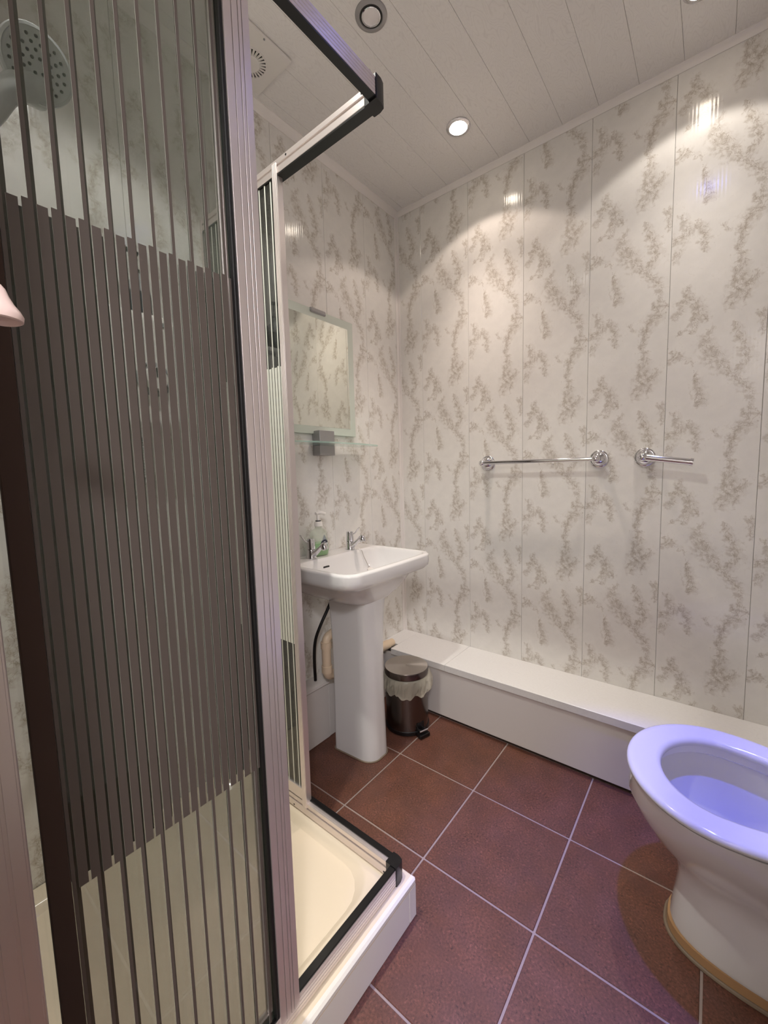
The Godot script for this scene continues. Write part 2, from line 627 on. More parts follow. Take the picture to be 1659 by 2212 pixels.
# ---------------------------------------------------------------- walls
# panels along a wall: origin at the left end seen from the room, dir along the wall to the right, nrm into the room
func panels(o: Node3D, start: Vector3, dir: Vector3, nrm: Vector3, edges: Array, offs: Array, y0: float, y1: float) -> void:
	for i in edges.size() - 1:
		var a: float = edges[i] + 0.0004
		var b: float = edges[i + 1] - 0.0004
		var s := Soup.new()
		var full_l: float = offs[i][1]
		var u0: float = (a - full_l) / PW
		var u1: float = (b - full_l) / PW
		var off: float = offs[i][0]
		var ch := 0.0012
		var P := func(t: float, y: float, d: float) -> Vector3: return start + dir * t + nrm * d + Vector3.UP * y
		var V := func(y: float) -> float: return (2.008 + off - y) / PH
		var du := ch / PW
		# front, two chamfers, two edges
		s.quad(P.call(a + ch, y0, 0.0), P.call(a + ch, y1, 0.0), P.call(b - ch, y1, 0.0), P.call(b - ch, y0, 0.0), Vector2(u0 + du, V.call(y0)), Vector2(u0 + du, V.call(y1)), Vector2(u1 - du, V.call(y1)), Vector2(u1 - du, V.call(y0)))
		s.quad(P.call(a, y0, -ch), P.call(a, y1, -ch), P.call(a + ch, y1, 0.0), P.call(a + ch, y0, 0.0), Vector2(u0, V.call(y0)), Vector2(u0, V.call(y1)), Vector2(u0 + du, V.call(y1)), Vector2(u0 + du, V.call(y0)))
		s.quad(P.call(b - ch, y0, 0.0), P.call(b - ch, y1, 0.0), P.call(b, y1, -ch), P.call(b, y0, -ch), Vector2(u1 - du, V.call(y0)), Vector2(u1 - du, V.call(y1)), Vector2(u1, V.call(y1)), Vector2(u1, V.call(y0)))
		s.quad(P.call(a, y0, -0.010), P.call(a, y1, -0.010), P.call(a, y1, -ch), P.call(a, y0, -ch))
		s.quad(P.call(b, y0, -ch), P.call(b, y1, -ch), P.call(b, y1, -0.010), P.call(b, y0, -0.010))
		s.quad(P.call(a, y1, -0.010), P.call(b, y1, -0.010), P.call(b, y1, -ch), P.call(a, y1, -ch))
		s.quad(P.call(a, y0, -ch), P.call(b, y0, -ch), P.call(b, y0, -0.010), P.call(a, y0, -0.010))
		part("panel", s, M.marble, o, 10.0)

const CEIL := 2.42
const FRONT := 1.87
const LEFT := -1.76

func build_shell() -> void:
	# floor: bed with the tiles laid on it
	var fl := thing("floor", Vector3.ZERO, "brown mottled square floor tiles with pale grout lines", "floor", "", "structure")
	part("grout_bed", bx(Vector3(LEFT - 0.1, -0.12, -0.1), Vector3(0.1, -0.0022, FRONT + 0.1)), M.grout, fl)
	var T := 0.3217
	var rng := RandomNumberGenerator.new()
	rng.seed = 4
	var xs := []
	var zs := []
	for k in 6:
		xs.append(-0.5378 + T - T * k)
	for k in 7:
		zs.append(0.3572 - T + T * k)
	var g := 0.0027
	for i in range(-1, 6):
		for j in range(-1, 6):
			var x1: float = minf(-0.5378 + T - T * i, -0.222)
			var x0: float = maxf(-0.5378 - T * i, LEFT)
			var z0: float = maxf(0.3572 - T + T * j, 0.02)
			var z1: float = minf(0.3572 + T * j, FRONT)
			if x1 - x0 < 0.02 or z1 - z0 < 0.02:
				continue
			if x1 < -1.02 and z1 < 0.72:
				continue
			var s := bx(Vector3(x0 + g, -0.010, z0 + g), Vector3(x1 - g, 0.0, z1 - g), 0.0012)
			var ou := rng.randf()
			var ov := rng.randf()
			var rot := rng.randi() % 4
			for q in s.v.size():
				var p := Vector2(s.v[q].x, s.v[q].z) / 0.62
				p = p.rotated(rot * PI / 2.0)
				s.t[q] = p + Vector2(ou, ov)
			part("tile", s, M.tile, fl, 20.0)

	# right wall
	var wr := thing("wall_right", Vector3.ZERO, "long wall of glossy cream marble-print panels with grey veins", "wall", "", "structure")
	part("backing", bx(Vector3(0.010, -0.1, -0.1), Vector3(0.11, CEIL + 0.08, FRONT + 0.1)), M.core, wr)
	var ed := [0.0, 0.144, 0.3975, 0.651, 0.9045, 1.158, 1.4115, 1.665, FRONT]
	var sh := [0.106, 0.56, 0.48, 0.334, -0.254, 0.0, 0.22, 0.4]
	var of := []
	for i in sh.size():
		of.append([sh[i], -0.1095 if i == 0 else ed[i]])
	panels(wr, Vector3.ZERO, Vector3.BACK, Vector3.LEFT, ed, of, 0.0, CEIL)
	# back wall (behind basin and shower)
	var wb := thing("wall_back", Vector3.ZERO, "back wall of cream marble-print panels behind basin and shower", "wall", "", "structure")
	part("backing", bx(Vector3(LEFT - 0.1, -0.1, -0.11), Vector3(0.10, CEIL + 0.08, -0.010)), M.core, wb)
	ed = []
	of = []
	var k := 0
	while true:
		var x := LEFT if k == 0 else -0.2525 - PW * (6 - k)
		if k == 7: x = 0.0
		ed.append(x)
		if k == 7: break
		of.append([fposmod(0.31 + 0.41 * k, PH), -0.2525 - PW * (6 - k)])
		k += 1
	panels(wb, Vector3.ZERO, Vector3.RIGHT, Vector3.BACK, ed, of, 0.0, CEIL)
	# front wall behind the toilet, out of frame
	var wf := thing("wall_front", Vector3.ZERO, "marble-print panel wall behind the toilet", "wall", "", "structure")
	part("backing", bx(Vector3(LEFT - 0.1, -0.1, FRONT + 0.010), Vector3(0.1, CEIL + 0.08, FRONT + 0.11)), M.core, wf)
	ed = []
	of = []
	for i in 8:
		ed.append(minf(i * PW, -LEFT))
		if i < 7: of.append([fposmod(0.2 + 0.37 * i, PH), i * PW])
	panels(wf, Vector3(0, 0, FRONT), Vector3.LEFT, Vector3.FORWARD, ed, of, 0.0, CEIL)
	# left wall with the doorway that the picture is taken from
	var wl := thing("wall_left", Vector3.ZERO, "marble-print wall beside shower with the open doorway", "wall", "", "structure")
	var s2 := Soup.new()
	box(s2, Vector3(LEFT - 0.11, -0.1, -0.1), Vector3(LEFT - 0.010, CEIL + 0.08, 0.90))
	box(s2, Vector3(LEFT - 0.11, -0.1, 1.66), Vector3(LEFT - 0.010, CEIL + 0.08, FRONT + 0.1))
	box(s2, Vector3(LEFT - 0.11, 2.03, 0.90), Vector3(LEFT - 0.010, CEIL + 0.08, 1.66))
	part("backing", s2, M.core, wl)
	ed = []
	of = []
	for i in 5:
		ed.append(minf(i * PW, 0.90))
		if i < 4: of.append([fposmod(0.5 + 0.29 * i, PH), i * PW])
	ed[ed.size() - 1] = 0.90
	panels(wl, Vector3(LEFT, 0, 0.90), Vector3.FORWARD, Vector3.RIGHT, ed, of, 0.0, CEIL)
	panels(wl, Vector3(LEFT, 0, FRONT), Vector3.FORWARD, Vector3.RIGHT, [0.0, 0.21], [[0.1, 0.0]], 0.0, CEIL)
	panels(wl, Vector3(LEFT, 0, 1.66), Vector3.FORWARD, Vector3.RIGHT, [0.0, PW, PW * 2.0, 0.76], [[0.1, 0.0], [0.3, PW], [0.5, PW * 2.0]], 2.03, CEIL)
	var dr := thing("door_1", Vector3.ZERO, "white painted lining of the open doorway", "door frame", "", "structure")
	part("jamb", bx(Vector3(LEFT - 0.13, 0.0, 0.9002), Vector3(LEFT + 0.006, 2.0295, 0.918), 0.002), M.paint, dr)
	part("jamb", bx(Vector3(LEFT - 0.13, 0.0, 1.642), Vector3(LEFT + 0.006, 2.0295, 1.6598), 0.002), M.paint, dr)
	part("head", bx(Vector3(LEFT - 0.13, 2.011, 0.918), Vector3(LEFT + 0.006, 2.0295, 1.642), 0.002), M.paint, dr)
	# hall beyond the doorway
	solo("hall_floor", bx(Vector3(-2.9, -0.12, 0.3), Vector3(LEFT - 0.1, -0.002, 2.3)), M.hall_floor, "plain hall floor outside the bathroom doorway", "floor", "", "structure")
	solo("hall_ceiling", bx(Vector3(-2.9, 2.42, 0.3), Vector3(LEFT - 0.11, 2.50, 2.3)), M.hall, "plain hall ceiling outside the bathroom doorway", "ceiling", "", "structure")
	s2 = Soup.new()
	box(s2, Vector3(-3.0, -0.1, 0.2), Vector3(-2.9, 2.5, 2.4))
	solo("wall_hall", s2, M.hall, "plain hall wall facing the bathroom doorway", "wall", "", "structure")
	solo("wall_hall_end", bx(Vector3(-2.9, -0.1, 0.2), Vector3(LEFT - 0.11, 2.5, 0.3)), M.hall, "plain end wall of the hall near shower side", "wall", "", "structure")
	solo("wall_hall_far_end", bx(Vector3(-2.9, -0.1, 2.3), Vector3(LEFT - 0.11, 2.5, 2.4)), M.hall, "plain end wall of the hall near toilet side", "wall", "", "structure")

	# ceiling of narrow tongue and groove planks
	var ce := thing("ceiling", Vector3.ZERO, "ceiling of pale plastic planks with faint wood grain", "ceiling", "", "structure")
	part("backing", bx(Vector3(LEFT - 0.11, CEIL + 0.010, -0.1), Vector3(0.1, CEIL + 0.1, FRONT + 0.1)), M.core, ce)
	var z := 0.057 - 0.1243
	rng.seed = 9
	while z < FRONT:
		var za := maxf(z, 0.0) + 0.0003
		var zb := minf(z + 0.1243, FRONT) - 0.0003
		if zb - za > 0.01:
			var s := bx(Vector3(LEFT, CEIL, za), Vector3(0.0, CEIL + 0.008, zb), 0.0008)
			var ou := rng.randf()
			var ov := rng.randf()
			for q in s.v.size():
				s.t[q] = Vector2(s.v[q].x / 1.1 + ou, s.v[q].z / 0.26 + ov)
			part("plank", s, M.plank, ce, 20.0)
		z += 0.1243

	# slim cove trims and corner strip
	var prof := [Vector2(0, -0.020), Vector2(-0.003, -0.020), Vector2(-0.0055, -0.0135), Vector2(-0.0105, -0.0075), Vector2(-0.018, -0.0030), Vector2(-0.018, 0.0), Vector2(0, 0)]
	var s := Soup.new()
	var r0 := PackedVector3Array()
	var r1 := PackedVector3Array()
	for p in prof:
		r0.append(Vector3(p.x - 0.0002, CEIL + p.y, 0.002))
		r1.append(Vector3(p.x - 0.0002, CEIL + p.y, FRONT))
	loft(s, [r0, r1])
	solo("trim_1", s, M.trim, "slim pale cove trim along the top of the long wall", "trim", "", "structure", 25.0)
	s = Soup.new()
	r0 = PackedVector3Array()
	r1 = PackedVector3Array()
	for p in prof:
		r0.append(Vector3(LEFT, CEIL + p.y * 1.25, 0.0002 - p.x * 1.35))
		r1.append(Vector3(-0.004, CEIL + p.y * 1.25, 0.0002 - p.x * 1.35))
	loft(s, [r0, r1])
	solo("trim_2", s, M.trim, "pale cove trim along the top of the back wall", "trim", "", "structure", 25.0)
	s = Soup.new()
	box(s, Vector3(-0.020, 0.262, 0.0), Vector3(-0.0002, CEIL - 0.016, 0.0035), 0.001)
	box(s, Vector3(-0.0035, 0.262, 0.003), Vector3(-0.0002, CEIL - 0.016, 0.016), 0.001)
	solo("trim_3", s, M.trim, "pale vertical corner strip where the two marble walls meet", "trim", "", "structure")

func build_boxing() -> void:
	var o := thing("pipe_boxing", Vector3(-0.12, 0, FRONT / 2.0), "long low white pipe boxing running under the long wall", "boxing")
	part("front_board", bx(Vector3(-0.2317, 0.014, 0.0), Vector3(-0.2167, 0.234, FRONT - 0.001), 0.0008), M.paint, o)
	part("base_gap", bx(Vector3(-0.2225, 0.0005, 0.0), Vector3(-0.2127, 0.014, FRONT - 0.001)), M.gap, o)
	var s := Soup.new()
	var y0 := 0.2346
	var y1 := 0.2646
	box(s, Vector3(-0.2437, y0, 0.089), Vector3(-0.0005, y1, 0.392), 0.0015)
	box(s, Vector3(-0.2437, y0, 0.0005), Vector3(-0.0005, y1, 0.044), 0.0008)
	box(s, Vector3(-0.184, y0, 0.044), Vector3(-0.0005, y1, 0.089), 0.0)
	for q in s.v.size():
		s.t[q] = Vector2(s.v[q].z / 0.9 + 0.3, (s.v[q].x + s.v[q].y) / 0.35)
	part("top_board", s, M.board, o)
	s = bx(Vector3(-0.2437, y0, 0.3932), Vector3(-0.0005, y1, FRONT - 0.001), 0.0015)
	for q in s.v.size():
		s.t[q] = Vector2(s.v[q].z / 0.9, (s.v[q].x + s.v[q].y) / 0.35 + 0.4)
	part("top_board", s, M.board, o)
	var b := thing("wall_plinth", Vector3(-0.62, 0, 0.03), "low white boxed plinth on the back wall behind pedestal", "plinth")
	s = Soup.new()
	box(s, Vector3(-0.999, 0.002, 0.0005), Vector3(-0.632, 0.238, 0.052), 0.001)
	part("face", s, M.paint, b)
	s = Soup.new()
	box(s, Vector3(-0.630, 0.002, 0.0005), Vector3(-0.2455, 0.232, 0.050), 0.001)
	part("face", s, M.paint, b)
	var prof := [Vector2(0.0005, 0.270), Vector2(0.040, 0.268), Vector2(0.058, 0.256), Vector2(0.060, 0.247), Vector2(0.054, 0.240), Vector2(0.054, 0.2385), Vector2(0.0005, 0.2385)]
	var r0 := PackedVector3Array()
	var r1 := PackedVector3Array()
	for p in prof:
		r0.append(Vector3(-0.999, p.y, p.x))
		r1.append(Vector3(-0.632, p.y, p.x))
	s = Soup.new()
	loft(s, [r0, r1])
	part("moulded_cap", s, M.paint, b)

# ---------------------------------------------------------------- shower
func strip(s: Soup, lo: Vector2, hi: Vector2, plane: float, along_x: bool, thick: float) -> void:
	if along_x:
		box(s, Vector3(lo.x, lo.y, plane), Vector3(hi.x, hi.y, plane + thick))
	else:
		box(s, Vector3(plane, lo.y, lo.x), Vector3(plane + thick, hi.y, hi.x))

# the printed bars of one pane: 12.5 mm pitch, every second one runs on as a hairline to the pane's ends
func bars(o: Node3D, a0: float, a1: float, y0: float, y1: float, phase: float, plane: float, along_x: bool, outer: float, inner: float) -> void:
	var so := Soup.new()
	var si := Soup.new()
	var k := 0
	var left: float = phase - 0.02497 * ceil((phase - a0) / 0.02497)
	while left < a1:
		for h in 2:
			# h = 0: the bar that ends in the hairline, its right edge at left + 2 mm
			var b1: float = left + 0.002 + (0.012485 if h == 1 else 0.0)
			var b0: float = b1 - 0.0096
			var c0 := clampf(b0, a0, a1)
			var c1 := clampf(b1, a0, a1)
			if c1 - c0 > 0.0005:
				var top := 1.428 if h == 0 else 1.4255
				for e in 2:
					strip(so if e == 0 else si, Vector2(c0, 0.6395), Vector2(c1, top), outer if e == 0 else inner, along_x, 0.0004)
		var d0 := clampf(left - 0.002, a0, a1)
		var d1 := clampf(left + 0.002, a0, a1)
		if d1 - d0 > 0.0005:
			for e in 2:
				strip(so if e == 0 else si, Vector2(d0, y0), Vector2(d1, 0.6395), outer if e == 0 else inner, along_x, 0.0004)
				strip(so if e == 0 else si, Vector2(d0, 1.428), Vector2(d1, y1), outer if e == 0 else inner, along_x, 0.0004)
		left += 0.02497
	tag(part("printed_bars", so, M.print_out, o), "dark brown printed bars on the outer face")
	tag(part("printed_bars_inner", si, M.print_in, o), "pale backs of the printed bars")

func build_shower() -> void:
	# tray
	var o := thing("shower_tray", Vector3(-1.38, 0, 0.375), "cream shower tray with a raised white front edge", "shower tray")
	var s := Soup.new()
	var X0 := LEFT + 0.001
	var X1 := -1.0007
	var Z0 := 0.001
	var Z1 := 0.7505
	var H := 0.108
	var rings := []
	rings.append(rrect(X0, X1, Z0, Z1, 0.004, 0.004, 0.0905, 5, 8))
	rings.append(rrect(X0, X1, Z0, Z1, 0.004, 0.004, H - 0.008, 5, 8))
	rings.append(rrect(X0 + 0.002, X1 - 0.002, Z0 + 0.002, Z1 - 0.002, 0.004, 0.004, H - 0.002, 5, 8))
	rings.append(rrect(X0 + 0.008, X1 - 0.008, Z0 + 0.008, Z1 - 0.008, 0.004, 0.004, H, 5, 8))
	var e := 0.052
	for lv in [[0.0, 0.0, 0.085], [0.006, 0.003, 0.085], [0.013, 0.010, 0.085], [0.062, 0.056, 0.082], [0.074, 0.065, 0.080], [0.092, 0.070, 0.075]]:
		rings.append(rrect(X0 + e + lv[0], X1 - e - lv[0], Z0 + e + lv[0], Z1 - e - 0.022 - lv[0], lv[2], lv[2], H - lv[1], 5, 8))
	loft(s, rings, true, true)
	part("tray_body", s, M.tray, o, 35.0)
	part("front_apron", bx(Vector3(X0, 0.002, Z1 - 0.020), Vector3(X1 - 0.0285, 0.0900, Z1 - 0.0005), 0.001), M.white_plastic, o)
	s = Soup.new()
	box(s, Vector3(X0, 0.0905, 0.7345), Vector3(X1 + 0.0008, 0.1082, Z1 + 0.0008), 0.0045)
	tag(part("front_lip", s, M.white_plastic, o), "white rounded front lip")
	s = Soup.new()
	tube(s, [Vector3(-1.700, 0.1040, 0.7315), Vector3(-1.030, 0.1040, 0.7315)], 0.0042, 10)
	tag(part("sealant_bead", s, M.cream, o), "cream sealant bead along the rail")
	part("corner_cap", bx(Vector3(X1 - 0.0275, 0.002, Z1 - 0.024), Vector3(X1, 0.0900, Z1 - 0.0003), 0.001), M.white_plastic, o)
	part("side_apron", bx(Vector3(X1 - 0.018, 0.002, Z0), Vector3(X1 - 0.0006, 0.0900, Z1 - 0.025), 0.001), M.white_plastic, o)
	s = Soup.new()
	lathe(s, [Vector2(0.045, 0.0), Vector2(0.045, 0.004), Vector2(0.040, 0.006), Vector2(0.012, 0.0045), Vector2(0.0001, 0.0045)], 32, Transform3D(Basis(), Vector3(-1.60, 0.037, 0.42)))
	tag(part("waste_cover", s, M.chrome, o), "chrome waste cover")
	# a silicone bead along the enclosure foot
	# enclosure: frame, fixed panes and two sliding doors, all one assembly
	var f := thing("shower_enclosure", Vector3(-1.36, 0.108, 0.71), "corner shower enclosure with brown barred glass and aluminium rails", "shower enclosure")
	var yt0 := 1.900
	var yt1 := 1.938
	var yb0 := 0.1085
	var yb1 := 0.152
	for e2 in 2:
		var a := yt0 if e2 == 0 else yb0
		var b := yt1 if e2 == 0 else yb1
		s = Soup.new()
		# front rail: body with four fine ribs on the outer face
		box(s, Vector3(LEFT + 0.055, a + 0.003, 0.7085), Vector3(-1.052, b, 0.7240), 0.001)
		for k in 5:
			var yy := lerpf(a + 0.003, b, (k + 0.5) / 5.0)
			var hh := (b - a - 0.003) / 5.0
			box(s, Vector3(LEFT + 0.055, yy - hh * 0.46, 0.7235), Vector3(-1.052, yy + hh * 0.46, 0.7268), 0.0006)
		part("front_rail", s, M.alu, f)
		s = Soup.new()
		if e2 == 0:
			box(s, Vector3(LEFT + 0.055, a, 0.7080), Vector3(-1.052, a + 0.003, 0.7262))
		else:
			box(s, Vector3(LEFT + 0.055, b, 0.7088), Vector3(-1.052, b + 0.004, 0.7262), 0.001)
		part("gasket", s, M.black, f)
		s = Soup.new()
		# side rail, its ribbed face to the inside
		box(s, Vector3(-1.0445, a + 0.003, 0.012), Vector3(-1.024, b, 0.700), 0.001)
		box(s, Vector3(-1.0475, b - 0.0135, 0.012), Vector3(-1.0442, b - 0.0005, 0.700), 0.0008)
		box(s, Vector3(-1.0475, a + 0.0035, 0.012), Vector3(-1.0442, b - 0.019, 0.700), 0.0008)
		part("side_rail", s, M.alu, f)
		s = Soup.new()
		if e2 == 0:
			box(s, Vector3(-1.0470, a - 0.001, 0.012), Vector3(-1.0215, a + 0.003, 0.700))
		else:
			box(s, Vector3(-1.0360, b, 0.012), Vector3(-1.0205, b + 0.004, 0.700), 0.001)
			box(s, Vector3(-1.0238, a, 0.012), Vector3(-1.0205, b, 0.700))
		part("gasket", s, M.black, f)
		# moulded black corner
		s = Soup.new()
		var q := []
		for yy in [a - (0.004 if e2 == 0 else 0.0), b + 0.006]:
			q.append(rrect(-1.0525, -1.0185, 0.695, 0.7290, 0.002, 0.002, yy, 5, 2))
		for r in q:
			for i in r.size():
				if r[i].x > -1.0375 and r[i].z > 0.714:   # round the outer corner
					var dv := Vector2(r[i].x + 1.0335, r[i].z - 0.714)
					if dv.length() > 0.015:
						dv = dv.normalized() * 0.015
					r[i].x = -1.0335 + dv.x
					r[i].z = 0.714 + dv.y
		loft(s, q)
		part("corner_block", s, M.black, f)
		if e2 == 0:
			s = Soup.new()
			lathe(s, [Vector2(0.0032, 0.0), Vector2(0.0032, 0.004), Vector2(0.0022, 0.006), Vector2(0.0001, 0.0062)], 12, Transform3D(Basis(), Vector3(-1.064, yt1, 0.722)))
			part("screw", s, M.chrome, f)
		for zz in ([0.685, 0.43] if e2 == 0 else [0.685, 0.33]):
			s = Soup.new()
			lathe(s, [Vector2(0.0027, 0.0), Vector2(0.0027, 0.0006), Vector2(0.0001, 0.0007)], 12, Transform3D(Basis(Vector3.BACK, PI / 2.0), Vector3(-1.0474, b - 0.007 if e2 == 0 else a + 0.010, zz)))
			part("rivet", s, M.black, f)
	# wall channels
	s = Soup.new()
	box(s, Vector3(LEFT + 0.0015, yb0, 0.690), Vector3(-1.7005, yt1, 0.7285), 0.0012)
	for k in 3:
		box(s, Vector3(-1.7465 + k * 0.0155, yb0, 0.7280), Vector3(-1.7345 + k * 0.0155, yt1, 0.7296), 0.0005)
	part("wall_channel", s, M.alu, f)
	s = Soup.new()
	box(s, Vector3(-1.0500, yb0, 0.0005), Vector3(-1.0200, yt1, 0.0115), 0.001)
	part("wall_channel", s, M.alu, f)
	var py0 := yb1 + 0.001
	var py1 := yt0 - 0.001
	for yy in [[yb0, py0], [py1, yt1 - 0.002]]:
		part("pane_track", bx(Vector3(-1.696, yy[0], 0.6960), Vector3(-1.394, yy[1], 0.7078), 0.001), M.alu, f)
	# fixed pane, front
	part("fixed_pane", bx(Vector3(-1.7002, py0, 0.6995), Vector3(-1.408, py1, 0.7035)), M.glass, f)
	bars(f, -1.684, -1.409, py0, py1, -1.6315, 0.7041, true, 0.7041, 0.7036)
	part("pane_post", bx(Vector3(-1.408, py0, 0.6960), Vector3(-1.394, py1, 0.7045), 0.001), M.alu, f)
	# sliding door, front
	var dy0 := yb1 + 0.0045
	var dy1 := yt0 - 0.0015
	part("sliding_pane", bx(Vector3(-1.6660, dy0, 0.7160), Vector3(-1.4052, dy1, 0.7200)), M.glass, f)
	bars(f, -1.6655, -1.4055, dy0, dy1, -1.6387, 0.7206, true, 0.7206, 0.7201)
	tag(part("door_edge", bx(Vector3(-1.6880, dy0, 0.7155), Vector3(-1.6665, dy1, 0.7245), 0.001), M.gap, f), "dark brown edge strip of the sliding door")
	s = Soup.new()
	box(s, Vector3(-1.3990, dy0 - 0.0195, 0.7060), Vector3(-1.3560, dy1 + 0.030, 0.7255), 0.0004)
	for rib in [[-1.3990, -1.3863], [-1.3851, -1.3756], [-1.3744, -1.3691], [-1.3679, -1.3562]]:
		box(s, Vector3(rib[0], dy0 - 0.0195, 0.7250), Vector3(rib[1], dy1 + 0.030, 0.7300), 0.0002)
	part("door_stile", s, M.alu, f)
	part("gasket", bx(Vector3(-1.4052, dy0, 0.7150), Vector3(-1.3990, dy1, 0.7280), 0.001), M.rubber, f)
	# fixed pane and sliding door, side
	part("fixed_pane", bx(Vector3(-1.0300, py0, 0.0120), Vector3(-1.0265, py1, 0.360)), M.glass_side, f)
	bars(f, 0.014, 0.358, py0, py1, 0.2905, -1.0260, false, -1.0259, -1.0264)
	part("sliding_pane", bx(Vector3(-1.0445, dy0, 0.0300), Vector3(-1.0405, dy1, 0.369)), M.glass_side, f)
	bars(f, 0.032, 0.368, dy0, dy1, 0.2843, -1.0402, false, -1.0449, -1.0454)
	s = Soup.new()
	box(s, Vector3(-1.0500, dy0 - 0.019, 0.3750), Vector3(-1.0300, dy1 + 0.030, 0.3925), 0.001)
	for rib in [[0.3753, 0.3792], [0.3798, 0.3838], [0.3844, 0.3884], [0.3890, 0.3922]]:
		box(s, Vector3(-1.0518, dy0 - 0.0185, rib[0]), Vector3(-1.0495, dy1 + 0.0295, rib[1]), 0.0005)
	part("door_stile", s, M.alu, f)
	part("gasket", bx(Vector3(-1.0475, dy0, 0.3690), Vector3(-1.0375, dy1, 0.3750), 0.001), M.rubber, f)
	part("door_bottom_rail", bx(Vector3(-1.0490, 0.1565, 0.030), Vector3(-1.0385, 0.192, 0.3745), 0.001), M.alu, f)

	# electric shower unit on the back wall
	var u := thing("electric_shower", Vector3(-1.287, 1.265, 0.045), "white electric shower unit with round dial behind barred glass", "shower unit")
	s = Soup.new()
	rings = []
	var UX0 := -1.390
	var UX1 := -1.183
	for lv in [[0.0006, 0.0], [0.060, 0.0], [0.080, 0.004], [0.088, 0.012], [0.091, 0.026]]:
		var rr := rrect(UX0 + lv[1], UX1 - lv[1], 1.265 + lv[1], 1.580 - lv[1], 0.022, 0.022, 0.0, 5, 3)
		for i in rr.size():
			rr[i] = Vector3(rr[i].x, rr[i].z, lv[0])
		rings.append(rr)
	loft(s, rings)
	part("housing", s, M.white_plastic, u)
	var fx := Transform3D(Basis(Vector3.RIGHT, PI / 2.0), Vector3(-1.262, 1.400, 0.0905))
	s = Soup.new()
	lathe(s, [Vector2(0.046, 0.0), Vector2(0.046, 0.004), Vector2(0.042, 0.007), Vector2(0.0001, 0.007)], 40, fx)
	part("dial_plate", s, M.grey_plastic, u)
	s = Soup.new()
	lathe(s, [Vector2(0.031, 0.0065), Vector2(0.030, 0.020), Vector2(0.027, 0.024), Vector2(0.0001, 0.0245)], 32, fx)
	var kn := part("dial_knob", s, M.white_plastic, u)
	part("pointer", bx(Vector3(-1.2645, 1.402, 0.1146), Vector3(-1.2595, 1.428, 0.1162), 0.0005), M.black, kn)
	for k in 9:
		var a := deg_to_rad(-120.0 + 30.0 * k)
		var c := Vector3(-1.262 + sin(a) * 0.038, 1.400 + cos(a) * 0.038, 0.0975)
		part("tick", bx(c - Vector3(0.0012, 0.0022, 0.0001), c + Vector3(0.0012, 0.0022, 0.0009)), M.black, u)
	part("button", bx(Vector3(-1.236, 1.545, 0.0895), Vector3(-1.208, 1.558, 0.0935), 0.001), M.grey_plastic, u)
	s = Soup.new()
	lathe(s, [Vector2(0.011, 0.0), Vector2(0.011, -0.022), Vector2(0.008, -0.026), Vector2(0.0001, -0.026)], 20, Transform3D(Basis(), Vector3(-1.293, 1.2655, 0.055)))
	part("outlet", s, M.chrome, u)
	# pump bottle on top of the unit
	var pb := thing("shampoo_bottle", Vector3(-1.270, 1.5805, 0.052), "navy pump bottle standing on the electric shower unit", "bottle")
	s = Soup.new()
	loft(s, [ring(1.5812, 0.030, 24, 0.021, Vector3(-1.270, 0, 0.052)), ring(1.583, 0.033, 24, 0.023, Vector3(-1.270, 0, 0.052)), ring(1.634, 0.033, 24, 0.023, Vector3(-1.270, 0, 0.052))])
	part("body", s, M.navy, pb)
	s = Soup.new()
	loft(s, [ring(1.6342, 0.033, 24, 0.023, Vector3(-1.270, 0, 0.052)), ring(1.655, 0.030, 24, 0.021, Vector3(-1.270, 0, 0.052)), ring(1.668, 0.016, 24, 0.014, Vector3(-1.270, 0, 0.052)), ring(1.685, 0.011, 24, 0.011, Vector3(-1.270, 0, 0.052))])
	part("shoulder", s, M.grey_plastic, pb)
	s = Soup.new()
	lathe(s, [Vector2(0.011, 1.6852), Vector2(0.011, 1.695), Vector2(0.004, 1.698), Vector2(0.004, 1.732)], 16, Transform3D(Basis(), Vector3(-1.270, 0, 0.052)))
	part("pump_stem", s, M.chrome, pb)
	s = Soup.new()
	tube(s, curve([Vector3(-1.263, 1.738, 0.052), Vector3(-1.28, 1.741, 0.054), Vector3(-1.302, 1.738, 0.056), Vector3(-1.306, 1.728, 0.056)], 4), 0.0062, 10)
	part("pump_head", s, M.black, pb)

	# riser rail with hand shower on the left wall
	var rr2 := thing("shower_riser_rail", Vector3(-1.715, 1.05, 0.34), "chrome riser rail on the shower side wall", "shower rail")
	s = Soup.new()
	tube(s, [Vector3(-1.715, 1.05, 0.34), Vector3(-1.715, 1.72, 0.34)], 0.009, 16)
	part("pole", s, M.chrome, rr2)
	for yy in [1.06, 1.71]:
		s = Soup.new()
		lathe(s, [Vector2(0.020, 0.0), Vector2(0.018, 0.010), Vector2(0.012, 0.014), Vector2(0.012, 0.044)], 20, Transform3D(Basis(Vector3.BACK, -PI / 2.0), Vector3(LEFT + 0.0005, yy, 0.34)))
		part("bracket", s, M.chrome, rr2)
	s = Soup.new()
	tube(s, [Vector3(-1.727, 1.605, 0.340), Vector3(-1.680, 1.612, 0.344)], 0.017, 16)
	part("slider", s, M.white_plastic, rr2)
	var hd := thing("hand_shower", Vector3(-1.520, 1.84, 0.35), "grey round hand shower with dark nozzles behind glass", "hand shower")
	var nrm := Vector3(0.02, -0.42, 0.80).normalized()
	var sdx := nrm.cross(Vector3.UP).normalized()
	var upx := sdx.cross(nrm).normalized()
	var hb := Basis(sdx, nrm, upx)
	var hc := Vector3(-1.528, 1.846, 0.355)
	var hx := Transform3D(hb, hc)
	s = Soup.new()
